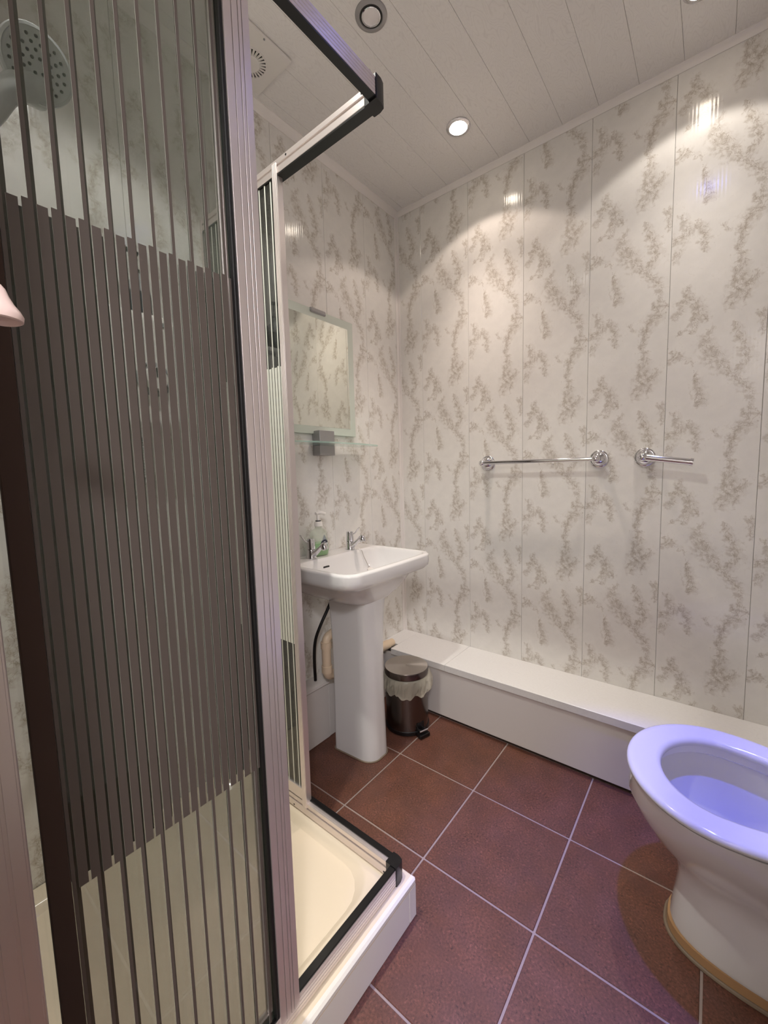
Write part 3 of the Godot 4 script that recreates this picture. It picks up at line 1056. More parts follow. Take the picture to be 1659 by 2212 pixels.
	lathe(s, [Vector2(0.0001, -0.030), Vector2(0.030, -0.027), Vector2(0.044, -0.016), Vector2(0.0515, -0.004), Vector2(0.0530, 0.004), Vector2(0.0515, 0.0095), Vector2(0.0475, 0.0110), Vector2(0.0470, 0.0095), Vector2(0.0001, 0.0092)], 48, hx)
	part("body", s, M.shower_grey, hd)
	s = Soup.new()
	tube(s, curve([hc - nrm * 0.012 - upx * 0.030, hc - nrm * 0.014 + Vector3(-0.036, -0.060, 0.0), Vector3(-1.592, 1.740, 0.333), Vector3(-1.630, 1.690, 0.343), Vector3(-1.660, 1.640, 0.350)], 5), [0.030, 0.0275, 0.025, 0.0225, 0.021, 0.0195, 0.0182, 0.017, 0.0163, 0.0158, 0.0153, 0.015, 0.0148, 0.0146, 0.0144, 0.0142, 0.014, 0.0138, 0.0136, 0.0134, 0.0132], 20)
	part("handle", s, M.shower_grey, hd)
	var nz := Soup.new()
	lathe(nz, [Vector2(0.0026, 0.0), Vector2(0.0023, 0.0024), Vector2(0.0001, 0.0026)], 8)
	var nm := nz.mesh()
	for rg in [[0.011, 6], [0.020, 10], [0.029, 14], [0.038, 18]]:
		for k in rg[1]:
			var a: float = TAU * (k + 0.5 * fposmod(rg[1] / 4.0, 2.0)) / rg[1]
			var n := MeshInstance3D.new()
			n.name = "nozzle"
			n.mesh = nm
			n.material_override = M.rubber
			hd.add_child(n, true)
			n.transform = Transform3D(hb, hx * Vector3(cos(a) * rg[0], 0.0090, sin(a) * rg[0]) - hd.position)
	# hose from the unit to the hand shower
	s = Soup.new()
	var hp := curve([Vector3(-1.293, 1.239, 0.056), Vector3(-1.294, 1.190, 0.075), Vector3(-1.308, 1.135, 0.105), Vector3(-1.333, 1.098, 0.12), Vector3(-1.353, 1.073, 0.12), Vector3(-1.378, 1.059, 0.125), Vector3(-1.407, 1.052, 0.13), Vector3(-1.450, 1.052, 0.14), Vector3(-1.50, 1.066, 0.17), Vector3(-1.57, 1.12, 0.23), Vector3(-1.635, 1.24, 0.31), Vector3(-1.652, 1.40, 0.352), Vector3(-1.662, 1.53, 0.352), Vector3(-1.661, 1.632, 0.350)], 14)
	var rad := []
	for i in hp.size():
		rad.append(0.0068 if i % 2 == 0 else 0.0056)
	tube(s, hp, rad, 10)
	tag(part("hose", s, M.chrome, u, 20.0), "ribbed chrome hose")

# ---------------------------------------------------------------- basin
const BC := -0.592
func build_basin() -> void:
	var o := thing("pedestal_basin", Vector3(BC, 0, 0.2), "white ceramic pedestal wash basin in the corner", "basin")
	var s := Soup.new()
	var x0 := BC - 0.252
	var x1 := BC + 0.262
	var Y := 0.797
	var zf := 0.402
	var R := []
	R.append(rrect(BC - 0.075, BC + 0.075, 0.05, 0.300, 0.05, 0.070, 0.632, 8, 6))
	R.append(rrect(BC - 0.120, BC + 0.120, 0.03, 0.318, 0.06, 0.090, 0.644, 8, 6))
	R.append(rrect(BC - 0.168, BC + 0.168, 0.004, 0.338, 0.04, 0.10, 0.672, 8, 6))
	R.append(rrect(BC - 0.196, BC + 0.196, 0.001, 0.354, 0.02, 0.10, 0.704, 8, 6))
	R.append(rrect(BC - 0.206, BC + 0.206, 0.001, 0.362, 0.01, 0.095, 0.722, 8, 6))
	R.append(rrect(BC - 0.226, BC + 0.226, 0.001, 0.374, 0.008, 0.085, 0.731, 8, 6))
	R.append(rrect(x0 + 0.010, x1 - 0.010, 0.001, zf - 0.010, 0.006, 0.070, 0.738, 8, 6, 0.004))
	R.append(rrect(x0 + 0.002, x1 - 0.002, 0.001, zf - 0.002, 0.006, 0.062, 0.750, 8, 6, 0.006))
	R.append(rrect(x0, x1, 0.001, zf, 0.006, 0.060, 0.765, 8, 6, 0.007))
	R.append(rrect(x0, x1, 0.001, zf, 0.006, 0.060, Y - 0.010, 8, 6, 0.007))
	R.append(rrect(x0 + 0.002, x1 - 0.002, 0.001, zf - 0.002, 0.006, 0.058, Y - 0.004, 8, 6, 0.007))
	R.append(rrect(x0 + 0.008, x1 - 0.008, 0.003, zf - 0.008, 0.006, 0.054, Y, 8, 6, 0.006))
	R.append(rrect(x0 + 0.018, x1 - 0.018, 0.090, zf - 0.018, 0.030, 0.048, Y, 8, 6, 0.005))
	R.append(rrect(x0 + 0.023, x1 - 0.023, 0.096, zf - 0.023, 0.040, 0.046, Y - 0.003, 8, 6, 0.004))
	R.append(rrect(x0 + 0.030, x1 - 0.030, 0.102, zf - 0.030, 0.050, 0.055, Y - 0.014, 8, 6, 0.003))
	R.append(rrect(x0 + 0.052, x1 - 0.052, 0.112, zf - 0.046, 0.070, 0.080, Y - 0.060, 8, 6))
	R.append(rrect(x0 + 0.080, x1 - 0.080, 0.124, zf - 0.066, 0.085, 0.090, Y - 0.100, 8, 6))
	R.append(rrect(x0 + 0.125, x1 - 0.125, 0.148, zf - 0.096, 0.075, 0.075, Y - 0.124, 8, 6))
	R.append(rrect(BC - 0.030, BC + 0.030, 0.195, 0.255, 0.029, 0.029, Y - 0.130, 8, 6))
	loft(s, R)
	part("bowl", s, M.ceramic, o, 50.0)
	# pedestal
	s = Soup.new()
	R = []
	var pc := -0.600
	for lv in [[0.0, 0.0], [0.006, 0.002], [0.05, 0.001], [0.25, -0.003], [0.45, -0.002], [0.58, 0.004], [0.66, 0.012]]:
		var g: float = lv[1]
		var q := rrect(pc - 0.068 - g, pc + 0.068 + g, 0.115, 0.312 + g * 0.6, 0.02, 0.052, lv[0], 8, 6)
		for i in q.size():
			var fz := clampf((q[i].z - 0.13) / 0.18, 0.0, 1.0)
			q[i].x = pc + (q[i].x - pc) * lerpf(1.06, 0.90, fz)
		R.append(q)
	loft(s, R)
	part("pedestal", s, M.ceramic, o, 50.0)
	# sealant bead where the pedestal meets the floor
	s = Soup.new()
	var bead := []
	var bq := rrect(pc - 0.071, pc + 0.071, 0.113, 0.3150, 0.02, 0.052, 0.002, 8, 6)
	for i in bq.size():
		var fz := clampf((bq[i].z - 0.13) / 0.18, 0.0, 1.0)
		bq[i].x = pc + (bq[i].x - pc) * lerpf(1.06, 0.90, fz)
		bead.append(bq[i])
	bead.append(bq[0])
	tube(s, bead, 0.0028, 6)
	part("floor_seal", s, M.silicone, o)
	# overflow slot in the back slope of the bowl
	var ox := Basis(Vector3.RIGHT, deg_to_rad(-77.0))
	s = Soup.new()
	var ring0 := []
	for d in [-0.006, 0.0016]:
		var q2 := rrect(-0.0165, 0.0165, -0.0042, 0.0042, 0.004, 0.004, 0.0, 5, 2)
		for i in q2.size():
			q2[i] = Vector3(BC - 0.075, Y - 0.037, 0.1065) + ox * Vector3(q2[i].x, -d, q2[i].z)
		ring0.append(q2)
	loft(s, ring0)
	part("overflow_slot", s, M.black, o)
	s = Soup.new()
	lathe(s, [Vector2(0.026, 0.0), Vector2(0.026, 0.003), Vector2(0.021, 0.0035), Vector2(0.0001, 0.0025)], 32, Transform3D(Basis(), Vector3(BC, Y - 0.1305, 0.225)))
	part("waste_ring", s, M.chrome, o)
	# plug parked in the bowl, on its chain
	var pl := o
	s = Soup.new()
	var ch := curve([Vector3(-0.468, 0.7995, 0.086), Vector3(-0.458, 0.7995, 0.094), Vector3(-0.452, 0.790, 0.106), Vector3(-0.447, 0.768, 0.1105), Vector3(-0.441, 0.742, 0.120), Vector3(-0.436, 0.722, 0.128)], 7)
	var rd := []
	for i in ch.size():
		rd.append(0.0016 if i % 2 == 0 else 0.0010)
	tube(s, ch, rd, 8)
	part("plug_chain", s, M.steel, pl)
	s = Soup.new()
	var tor := []
	for i in 17:
		var a := TAU * i / 16.0
		tor.append(Vector3(-0.4355 + 0.0055 * cos(a), 0.7165 + 0.0055 * sin(a), 0.1300))
	tube(s, tor, 0.0011, 8)
	part("plug_ring", s, M.steel, pl)
	s = Soup.new()
	lathe(s, [Vector2(0.014, 0.0), Vector2(0.018, 0.004), Vector2(0.018, 0.011), Vector2(0.0135, 0.013), Vector2(0.0001, 0.0132)], 24, Transform3D(Basis(Vector3.RIGHT, 0.5), Vector3(-0.4390, 0.6975, 0.142)))
	part("plug", s, M.white_plastic, pl)

	# taps
	for k in 2:
		var tx := -0.7005 if k == 0 else -0.4775
		var t := thing("basin_tap", Vector3(tx, Y, 0.060), ["chrome lever tap at the soap bottle end of the basin", "chrome lever tap at the chain end of the basin"][k], "tap", "chrome basin taps")
		var b := Vector3(tx, Y + 0.0006, 0.060)
		s = Soup.new()
		lathe(s, [Vector2(0.0215, 0.0), Vector2(0.0215, 0.003), Vector2(0.0190, 0.006), Vector2(0.0175, 0.018), Vector2(0.0165, 0.030), Vector2(0.0150, 0.034)], 28, Transform3D(Basis(), b))
		part("base", s, M.chrome, t)
		s = Soup.new()
		lathe(s, [Vector2(0.0125, 0.0335), Vector2(0.0168, 0.0365), Vector2(0.0165, 0.050), Vector2(0.0152, 0.074), Vector2(0.0142, 0.078), Vector2(0.0001, 0.0795)], 28, Transform3D(Basis(), b))
		part("handle_body", s, M.chrome, t)
		s = Soup.new()
		tube(s, curve([b + Vector3(0, 0.016, 0.010), b + Vector3(0.0, 0.024, 0.026), b + Vector3(0.0, 0.040, 0.046), b + Vector3(0.0, 0.054, 0.064), b + Vector3(0, 0.058, 0.072)], 4), [0.0125, 0.0122, 0.0118, 0.0113, 0.0108, 0.0103, 0.0098, 0.0094, 0.009, 0.0088, 0.0088, 0.009, 0.0095, 0.010, 0.0104, 0.0108, 0.011], 18)
		part("spout", s, M.chrome, t)
		s = Soup.new()
		lathe(s, [Vector2(0.0001, 0.013), Vector2(0.008, 0.0115), Vector2(0.0125, 0.006), Vector2(0.0133, -0.002), Vector2(0.0125, -0.011), Vector2(0.0110, -0.0145), Vector2(0.0085, -0.0145), Vector2(0.0080, -0.011), Vector2(0.0001, -0.011)], 24, Transform3D(Basis(Vector3.RIGHT, -0.45), b + Vector3(0, 0.054, 0.074)))
		part("nozzle", s, M.chrome, t)
		s = Soup.new()
		var lv := Vector3(0.35, 0, 0.94).normalized() if k == 1 else Vector3(-0.9, 0, -0.2).normalized()
		var side := lv.cross(Vector3.UP)
		var rr := []
		var L := [[0.012, 0.066, 0.004, 0.0045], [0.020, 0.068, 0.0035, 0.0042], [0.028, 0.074, 0.0034, 0.005], [0.035, 0.083, 0.0034, 0.0072], [0.041, 0.091, 0.0034, 0.0085], [0.046, 0.096, 0.003, 0.0066], [0.048, 0.098, 0.001, 0.002]]
		for q in L:
			var ringp := PackedVector3Array()
			for i in 14:
				var a := TAU * i / 14.0
				var dd := (lv * 0.45 + Vector3.UP * 0.9).normalized()
				var nn := side.cross(dd).normalized()
				ringp.append(b + lv * q[0] + Vector3.UP * q[1] + side * cos(a) * q[3] + nn * sin(a) * q[2])
			rr.append(ringp)
		loft(s, rr)
		part("lever", s, M.chrome, t)

	# soap bottle
	var sb := thing("soap_bottle", Vector3(-0.644, Y, 0.044), "clear pump soap bottle half full of green liquid on basin ledge", "bottle")
	var c := Vector3(-0.644, 0, 0.044)
	s = Soup.new()
	R = []
	for lv in [[0.0008, 0.040, 0.020], [0.003, 0.046, 0.024], [0.020, 0.048, 0.025], [0.045, 0.046, 0.0245], [0.070, 0.0445, 0.024], [0.088, 0.043, 0.0235], [0.098, 0.040, 0.022], [0.106, 0.031, 0.019], [0.111, 0.020, 0.016], [0.114, 0.0145, 0.0145], [0.124, 0.0140, 0.0140]]:
		R.append(ring(Y + lv[0], lv[1], 36, lv[2], c))
	loft(s, R, true, false, true)
	part("shell", s, M.bottle, sb, 60.0)
	s = Soup.new()
	R = []
	for lv in [[0.002, 0.038, 0.018], [0.004, 0.0445, 0.0225], [0.020, 0.0465, 0.0235], [0.045, 0.0447, 0.0232], [0.053, 0.044, 0.0229]]:
		R.append(ring(Y + lv[0], lv[1], 36, lv[2], c))
	loft(s, R)
	part("green_soap", s, M.green, sb, 60.0)
	# label: a drop-shaped patch wrapped on the front
	var wrap := func(px: float, py: float, lift: float) -> Vector3:
		var hw := 0.0452
		var hd := 0.0245
		var q: float = clampf(px / hw, -0.98, 0.98)
		return c + Vector3(px, Y + py, hd * sqrt(1.0 - q * q) + lift)
	s = Soup.new()
	var cen := Vector2(0.008, 0.050)
	var outl := []
	for i in 28:
		var a := TAU * i / 28.0
		var rad := 0.0195
		var pnt := Vector2(cos(a) * 0.021, sin(a) * rad)
		if pnt.y > 0.0:
			pnt = Vector2(pnt.x * (1.0 - 0.75 * pnt.y / rad), pnt.y * 1.9)
		outl.append(cen + pnt)
	for i in 28:
		var p0: Vector2 = outl[i]
		var p1: Vector2 = outl[(i + 1) % 28]
		for st in 4:
			var f0 := st / 4.0
			var f1 := (st + 1) / 4.0
			var a0: Vector2 = cen.lerp(p0, f0)
			var b0: Vector2 = cen.lerp(p0, f1)
			var b1: Vector2 = cen.lerp(p1, f1)
			var a1: Vector2 = cen.lerp(p1, f0)
			s.quad(wrap.call(a1.x, a1.y, 0.0008), wrap.call(b1.x, b1.y, 0.0008), wrap.call(b0.x, b0.y, 0.0008), wrap.call(a0.x, a0.y, 0.0008))
	part("silver_label", s, M.label_silver, sb, 60.0)
	s = Soup.new()
	for i in 28:
		var a0 := TAU * i / 28.0
		var a1 := TAU * (i + 1) / 28.0
		for st in 3:
			var f0 := st / 3.0
			var f1 := (st + 1) / 3.0
			var P := func(a: float, f: float) -> Vector3: return wrap.call(cen.x + cos(a) * 0.0205 * f, cen.y + 0.002 + sin(a) * 0.0150 * f, 0.0012)
			s.quad(P.call(a1, f0), P.call(a1, f1), P.call(a0, f1), P.call(a0, f0))
	var nl := part("navy_label", s, M.navy, sb, 60.0)
	for tx in [["CAREX", 0.0085, Vector3(0.008, 0.049, 0.0266)], ["care", 0.0038, Vector3(0.007, 0.0575, 0.0264)]]:
		var tm := TextMesh.new()
		tm.text = tx[0]
		var fnt := SystemFont.new()
		fnt.font_names = PackedStringArray(["Droid Sans"])
		fnt.font_weight = 700
		tm.font = fnt
		tm.font_size = 32
		tm.pixel_size = tx[1] / 32.0 * 1.25
		tm.depth = 0.0006
		var tn := MeshInstance3D.new()
		tn.name = "lettering"
		tn.mesh = tm
		tn.material_override = M.white_text
		nl.add_child(tn, true)
		tn.position = c + Vector3(0, Y, 0) + tx[2] - world_at(nl)
		tn.rotation.y = 0.10
	s = Soup.new()
	lathe(s, [Vector2(0.0168, 0.122), Vector2(0.0168, 0.134), Vector2(0.0155, 0.137), Vector2(0.0145, 0.141), Vector2(0.0001, 0.141)], 28, Transform3D(Basis(), c + Vector3(0, Y, 0)))
	part("collar", s, M.white_plastic, sb)
	s = Soup.new()
	lathe(s, [Vector2(0.0112, 0.1412), Vector2(0.0112, 0.1450), Vector2(0.0001, 0.1452)], 24, Transform3D(Basis(), c + Vector3(0, Y, 0)))
	part("lock_ring", s, M.black, sb)
	s = Soup.new()
	lathe(s, [Vector2(0.0070, 0.1452), Vector2(0.0066, 0.168), Vector2(0.0001, 0.168)], 20, Transform3D(Basis(), c + Vector3(0, Y, 0)))
	tube(s, curve([c + Vector3(-0.011, Y + 0.173, 0.0), c + Vector3(0.0, Y + 0.1755, 0.0), c + Vector3(0.018, Y + 0.1745, 0.006), c + Vector3(0.030, Y + 0.169, 0.010)], 4), 0.0068, 12)
	part("pump_head", s, M.white_plastic, sb)

	# waste pipe behind the pedestal
	var wp := thing("basin_plumbing", Vector3(-0.45, 0.26, 0.09), "cream plastic waste pipe and dark hose behind the basin pedestal", "pipework")
	s = Soup.new()
	tube(s, curve([Vector3(-0.600, 0.474, 0.095), Vector3(-0.640, 0.474, 0.095), Vector3(-0.668, 0.462, 0.095), Vector3(-0.675, 0.430, 0.095), Vector3(-0.675, 0.340, 0.095), Vector3(-0.668, 0.310, 0.092), Vector3(-0.640, 0.296, 0.088), Vector3(-0.560, 0.293, 0.082), Vector3(-0.420, 0.287, 0.072), Vector3(-0.300, 0.281, 0.067), Vector3(-0.200, 0.276, 0.066)], 5), 0.0185, 18)
	part("pipe_run", s, M.cream, wp)
	for q in [[Vector3(-0.675, 0.450, 0.095), Vector3(-0.675, 0.424, 0.095)], [Vector3(-0.675, 0.350, 0.095), Vector3(-0.675, 0.322, 0.095)], [Vector3(-0.325, 0.2822, 0.068), Vector3(-0.236, 0.2778, 0.066)]]:
		s = Soup.new()
		tube(s, q, 0.0220, 20)
		part("collar", s, M.cream, wp)
	s = Soup.new()
	tube(s, curve([Vector3(-0.610, 0.620, 0.075), Vector3(-0.632, 0.575, 0.070), Vector3(-0.668, 0.515, 0.062), Vector3(-0.692, 0.455, 0.052), Vector3(-0.698, 0.38, 0.046), Vector3(-0.694, 0.277, 0.042)], 5), 0.0065, 10)
	tag(part("supply_hose", s, M.black, wp), "dark flexible supply hose")

	# mirror with its clip, bracket and shelf
	var m := thing("wall_mirror", Vector3(-0.570, 1.296, 0.006), "frameless mirror with frosted border above the basin", "mirror")
	var mx0 := -0.776
	var mx1 := -0.364
	var my0 := 1.296
	var my1 := 1.796
	part("frosted_border", bx(Vector3(mx0, my0, 0.007), Vector3(mx1, my1, 0.0118), 0.0008), M.frost, m)
	s = Soup.new()
	var cl := []
	for i in 40:      # upper edge of the clear field is gently arched at the left
		pass
	box(s, Vector3(mx0 + 0.034, my0 + 0.032, 0.0119), Vector3(mx1 - 0.034, my1 - 0.034, 0.0123))
	part("mirror_face", s, M.mirror, m)
	part("backing_pad", bx(Vector3(-0.62, 1.33, 0.0005), Vector3(-0.52, 1.76, 0.0069)), M.black, m)
	s = Soup.new()
	box(s, Vector3(-0.612, 1.781, 0.0005), Vector3(-0.528, 1.7995, 0.0185), 0.004)
	part("top_clip", s, M.satin, m)
	var g := thing("glass_shelf", Vector3(BC, 1.207, 0.06), "slim green-edged glass shelf on a grey bracket under the mirror", "shelf")
	s = Soup.new()
	box(s, Vector3(-0.618, 1.2075, 0.0005), Vector3(-0.534, 1.2482, 0.046), 0.0015)
	box(s, Vector3(-0.618, 1.2555, 0.0005), Vector3(-0.534, 1.3085, 0.046), 0.0015)
	box(s, Vector3(-0.616, 1.248, 0.0005), Vector3(-0.536, 1.256, 0.0155))
	part("bracket", s, M.satin, g)
	s = Soup.new()
	var top := PackedVector3Array()
	var bot := PackedVector3Array()
	for i in 25:
		var f := i / 24.0
		var xx := lerpf(-0.825, -0.325, f)
		top.append(Vector3(xx, 1.2550, 0.138 - 0.030 * pow(absf(f - 0.5) * 2.0, 2.4)))
	top.append(Vector3(-0.325, 1.2550, 0.016))
	top.append(Vector3(-0.825, 1.2550, 0.016))
	for p in top:
		bot.append(p - Vector3(0, 0.0065, 0))
	loft(s, [bot, top])
	part("shelf_pane", s, M.glass_edge, g, 20.0)

# ---------------------------------------------------------------- bin
func build_bin() -> void:
	var c := Vector3(-0.362, 0, 0.268)
	var o := thing("pedal_bin", c, "small brushed steel pedal bin with a plastic liner", "bin")
	var s := Soup.new()
	lathe(s, [Vector2(0.094, 0.004), Vector2(0.0965, 0.006), Vector2(0.0965, 0.020), Vector2(0.0945, 0.022)], 48, Transform3D(Basis(), c))
	part("base_ring", s, M.black, o)
	s = Soup.new()
	lathe(s, [Vector2(0.0935, 0.022), Vector2(0.0935, 0.238)], 56, Transform3D(Basis(), c))
	part("body", s, M.bin, o)
	s = Soup.new()
	lathe(s, [Vector2(0.0965, 0.2505), Vector2(0.0972, 0.258), Vector2(0.0965, 0.274), Vector2(0.0945, 0.2775)], 56, Transform3D(Basis(), c))
	var lid := part("lid_rim", s, M.bin, o)
	s = Soup.new()
	# top disc with uv running round it, so that the brushing is circular
	var n := 72
	for i in n:
		var a0 := TAU * i / n
		var a1 := TAU * (i + 1) / n
		var rs := [0.0008, 0.02, 0.045, 0.07, 0.0945]
		for k in 4:
			var P := func(a: float, r: float) -> Vector3: return c + Vector3(cos(a) * r, 0.2776 + 0.0012 * (1.0 - r / 0.0945), sin(a) * r)
			s.quad(P.call(a0, rs[k]), P.call(a1, rs[k]), P.call(a1, rs[k + 1]), P.call(a0, rs[k + 1]), Vector2(float(i) / n * 6.0, rs[k] * 10.0), Vector2(float(i + 1) / n * 6.0, rs[k] * 10.0), Vector2(float(i + 1) / n * 6.0, rs[k + 1] * 10.0), Vector2(float(i) / n * 6.0, rs[k + 1] * 10.0))
	part("lid_disc", s, M.steel, lid, 30.0)
	# liner folded over the rim
	var nz := FastNoiseLite.new()
	nz.seed = 6
	nz.frequency = 1.0
	s = Soup.new()
	var rings := []
	var prof := [[0.0925, 0.2485, 0.0], [0.0985, 0.2490, 0.1], [0.1030, 0.2440, 0.35], [0.1055, 0.2330, 0.7], [0.1065, 0.2200, 1.0], [0.1060, 0.2050, 1.0], [0.1040, 0.1930, 1.0], [0.1000, 0.1850, 0.8], [0.0955, 0.1830, 0.4]]
	for q in prof:
		var r := PackedVector3Array()
		for i in 96:
			var a := TAU * i / 96.0
			var w := nz.get_noise_3d(cos(a) * 2.2, sin(a) * 2.2, q[1] * 9.0) * 0.010 + nz.get_noise_3d(cos(a) * 7.0 + 5.0, sin(a) * 7.0, q[1] * 34.0) * 0.0085
			var side: float = 0.010 * maxf(0.0, cos(a - 0.55)) * q[2]
			var drop: float = (nz.get_noise_2d(cos(a) * 2.0 + 9.0, sin(a) * 2.0) * 0.030 + nz.get_noise_2d(cos(a) * 6.0, sin(a) * 6.0 + 3.0) * 0.010 + 0.012 * cos(a - 2.6)) * q[2]
			var rad: float = maxf(q[0] + w * q[2] + side, 0.0948)
			r.append(c + Vector3(minf(cos(a) * rad, 0.1275), q[1] - drop * (1.0 if q[1] < 0.21 else 0.3), sin(a) * rad))
		rings.append(r)
	loft(s, rings, false, false, true)
	part("liner", s, M.bag, o, 35.0)
	# pedal on the side that faces the room
	var d := Vector3(-0.30, 0, 0.95).normalized()
	var x := Transform3D(Basis(Vector3.UP, atan2(d.x, d.z)), c)
	s = Soup.new()
	s.add(bx(Vector3(-0.026, 0.004, 0.092), Vector3(0.026, 0.020, 0.128), 0.002), x)
	part("pedal_foot", s, M.black, o)
	s = Soup.new()
	s.add(bx(Vector3(-0.020, 0.022, 0.0925), Vector3(0.020, 0.056, 0.0955), 0.001), x)
	part("pedal_slot", s, M.black, o)
	s = Soup.new()
	tube(s, [x * Vector3(-0.022, 0.030, 0.116), x * Vector3(0.022, 0.030, 0.116)], 0.0042, 12)
	tube(s, [x * Vector3(-0.012, 0.030, 0.116), x * Vector3(-0.012, 0.028, 0.094)], 0.003, 8)
	tube(s, [x * Vector3(0.012, 0.030, 0.116), x * Vector3(0.012, 0.028, 0.094)], 0.003, 8)
	part("pedal", s, M.chrome, o)

# ---------------------------------------------------------------- rails
func rosette(s: Soup, at: Vector3) -> void:
	var x := Transform3D(Basis(Vector3.BACK, PI / 2.0), at)
	lathe(s, [Vector2(0.0335, 0.0002), Vector2(0.0335, 0.004), Vector2(0.0310, 0.0065), Vector2(0.0275, 0.0070), Vector2(0.0262, 0.0085), Vector2(0.0255, 0.0125), Vector2(0.0215, 0.0185), Vector2(0.0150, 0.0225), Vector2(0.0110, 0.0255), Vector2(0.0100, 0.034), Vector2(0.0098, 0.050)], 40, x)

func build_rails() -> void:
	var o := thing("towel_rail", Vector3(-0.03, 1.160, 0.725), "chrome towel rail on the long marble wall", "towel rail")
	for z in [0.4925, 0.9520]:
		var s := Soup.new()
		rosette(s, Vector3(-0.0006, 1.160, z))
		part("rosette", s, M.chrome, o)
		s = Soup.new()
		var pr := []
		for i in 13:
			var a := -PI / 2.0 + PI * i / 12.0
			pr.append(Vector2(maxf(cos(a) * 0.0145, 0.0001), sin(a) * 0.0145))
		lathe(s, pr, 24, Transform3D(Basis(Vector3.BACK, PI / 2.0), Vector3(-0.061, 1.160, z)))
		part("post_ball", s, M.chrome, o)
	var s2 := Soup.new()
	tube(s2, [Vector3(-0.061, 1.160, 0.4925), Vector3(-0.061, 1.160, 0.9520)], 0.0078, 20)
	part("bar", s2, M.chrome, o)
	var h := thing("toilet_roll_holder", Vector3(-0.03, 1.150, 1.17), "chrome open-ended toilet roll holder without paper on marble wall", "roll holder")
	s2 = Soup.new()
	rosette(s2, Vector3(-0.0006, 1.160, 1.1025))
	part("rosette", s2, M.chrome, h)
	s2 = Soup.new()
	var pr2 := []
	for i in 13:
		var a := -PI / 2.0 + PI * i / 12.0
		pr2.append(Vector2(maxf(cos(a) * 0.0165, 0.0001), sin(a) * 0.0165))
	lathe(s2, pr2, 24, Transform3D(Basis(Vector3.BACK, PI / 2.0), Vector3(-0.060, 1.160, 1.1025)))
	part("post_ball", s2, M.chrome, h)
	s2 = Soup.new()
	tube(s2, [Vector3(-0.060, 1.1590, 1.1050), Vector3(-0.060, 1.1375, 1.2400)], [0.0122, 0.0108], 22)
	part("arm", s2, M.chrome, h)
	s2 = Soup.new()
	tube(s2, [Vector3(-0.060, 1.1380, 1.2370), Vector3(-0.060, 1.1365, 1.2460)], 0.0128, 22)
	part("end_cap", s2, M.chrome, h)
	var i2 := 0
	for q in [Vector3(-0.0004, 1.161, 1.074), Vector3(-0.0004, 1.149, 0.779)]:
		var s := Soup.new()
		lathe(s, [Vector2(0.0035, 0.0), Vector2(0.0035, 0.0018), Vector2(0.0022, 0.0030), Vector2(0.0001, 0.0030)], 14, Transform3D(Basis(Vector3.BACK, PI / 2.0), q))
		solo("wall_plug", s, M.white_plastic, ["tiny pale wall plug beside the toilet roll holder", "tiny pale wall plug just below the towel rail bar"][i2], "wall plug", "old wall plugs")
		i2 += 1

# ---------------------------------------------------------------- toilet
func egg(cx: float, cz: float, hw: float, nose: float, tail: float, y: float, n := 48, sq := 2.0) -> PackedVector3Array:
	var q := PackedVector3Array()
	for i in n:
		var a := TAU * i / n
		var c := cos(a)
		var s := sin(a)
		var x := signf(c) * pow(absf(c), 2.0 / sq) * hw
		var z := signf(s) * pow(absf(s), 2.0 / sq)
		z = z * tail if z > 0.0 else z * nose
		q.append(Vector3(cx + x, y, cz + z))
	return q

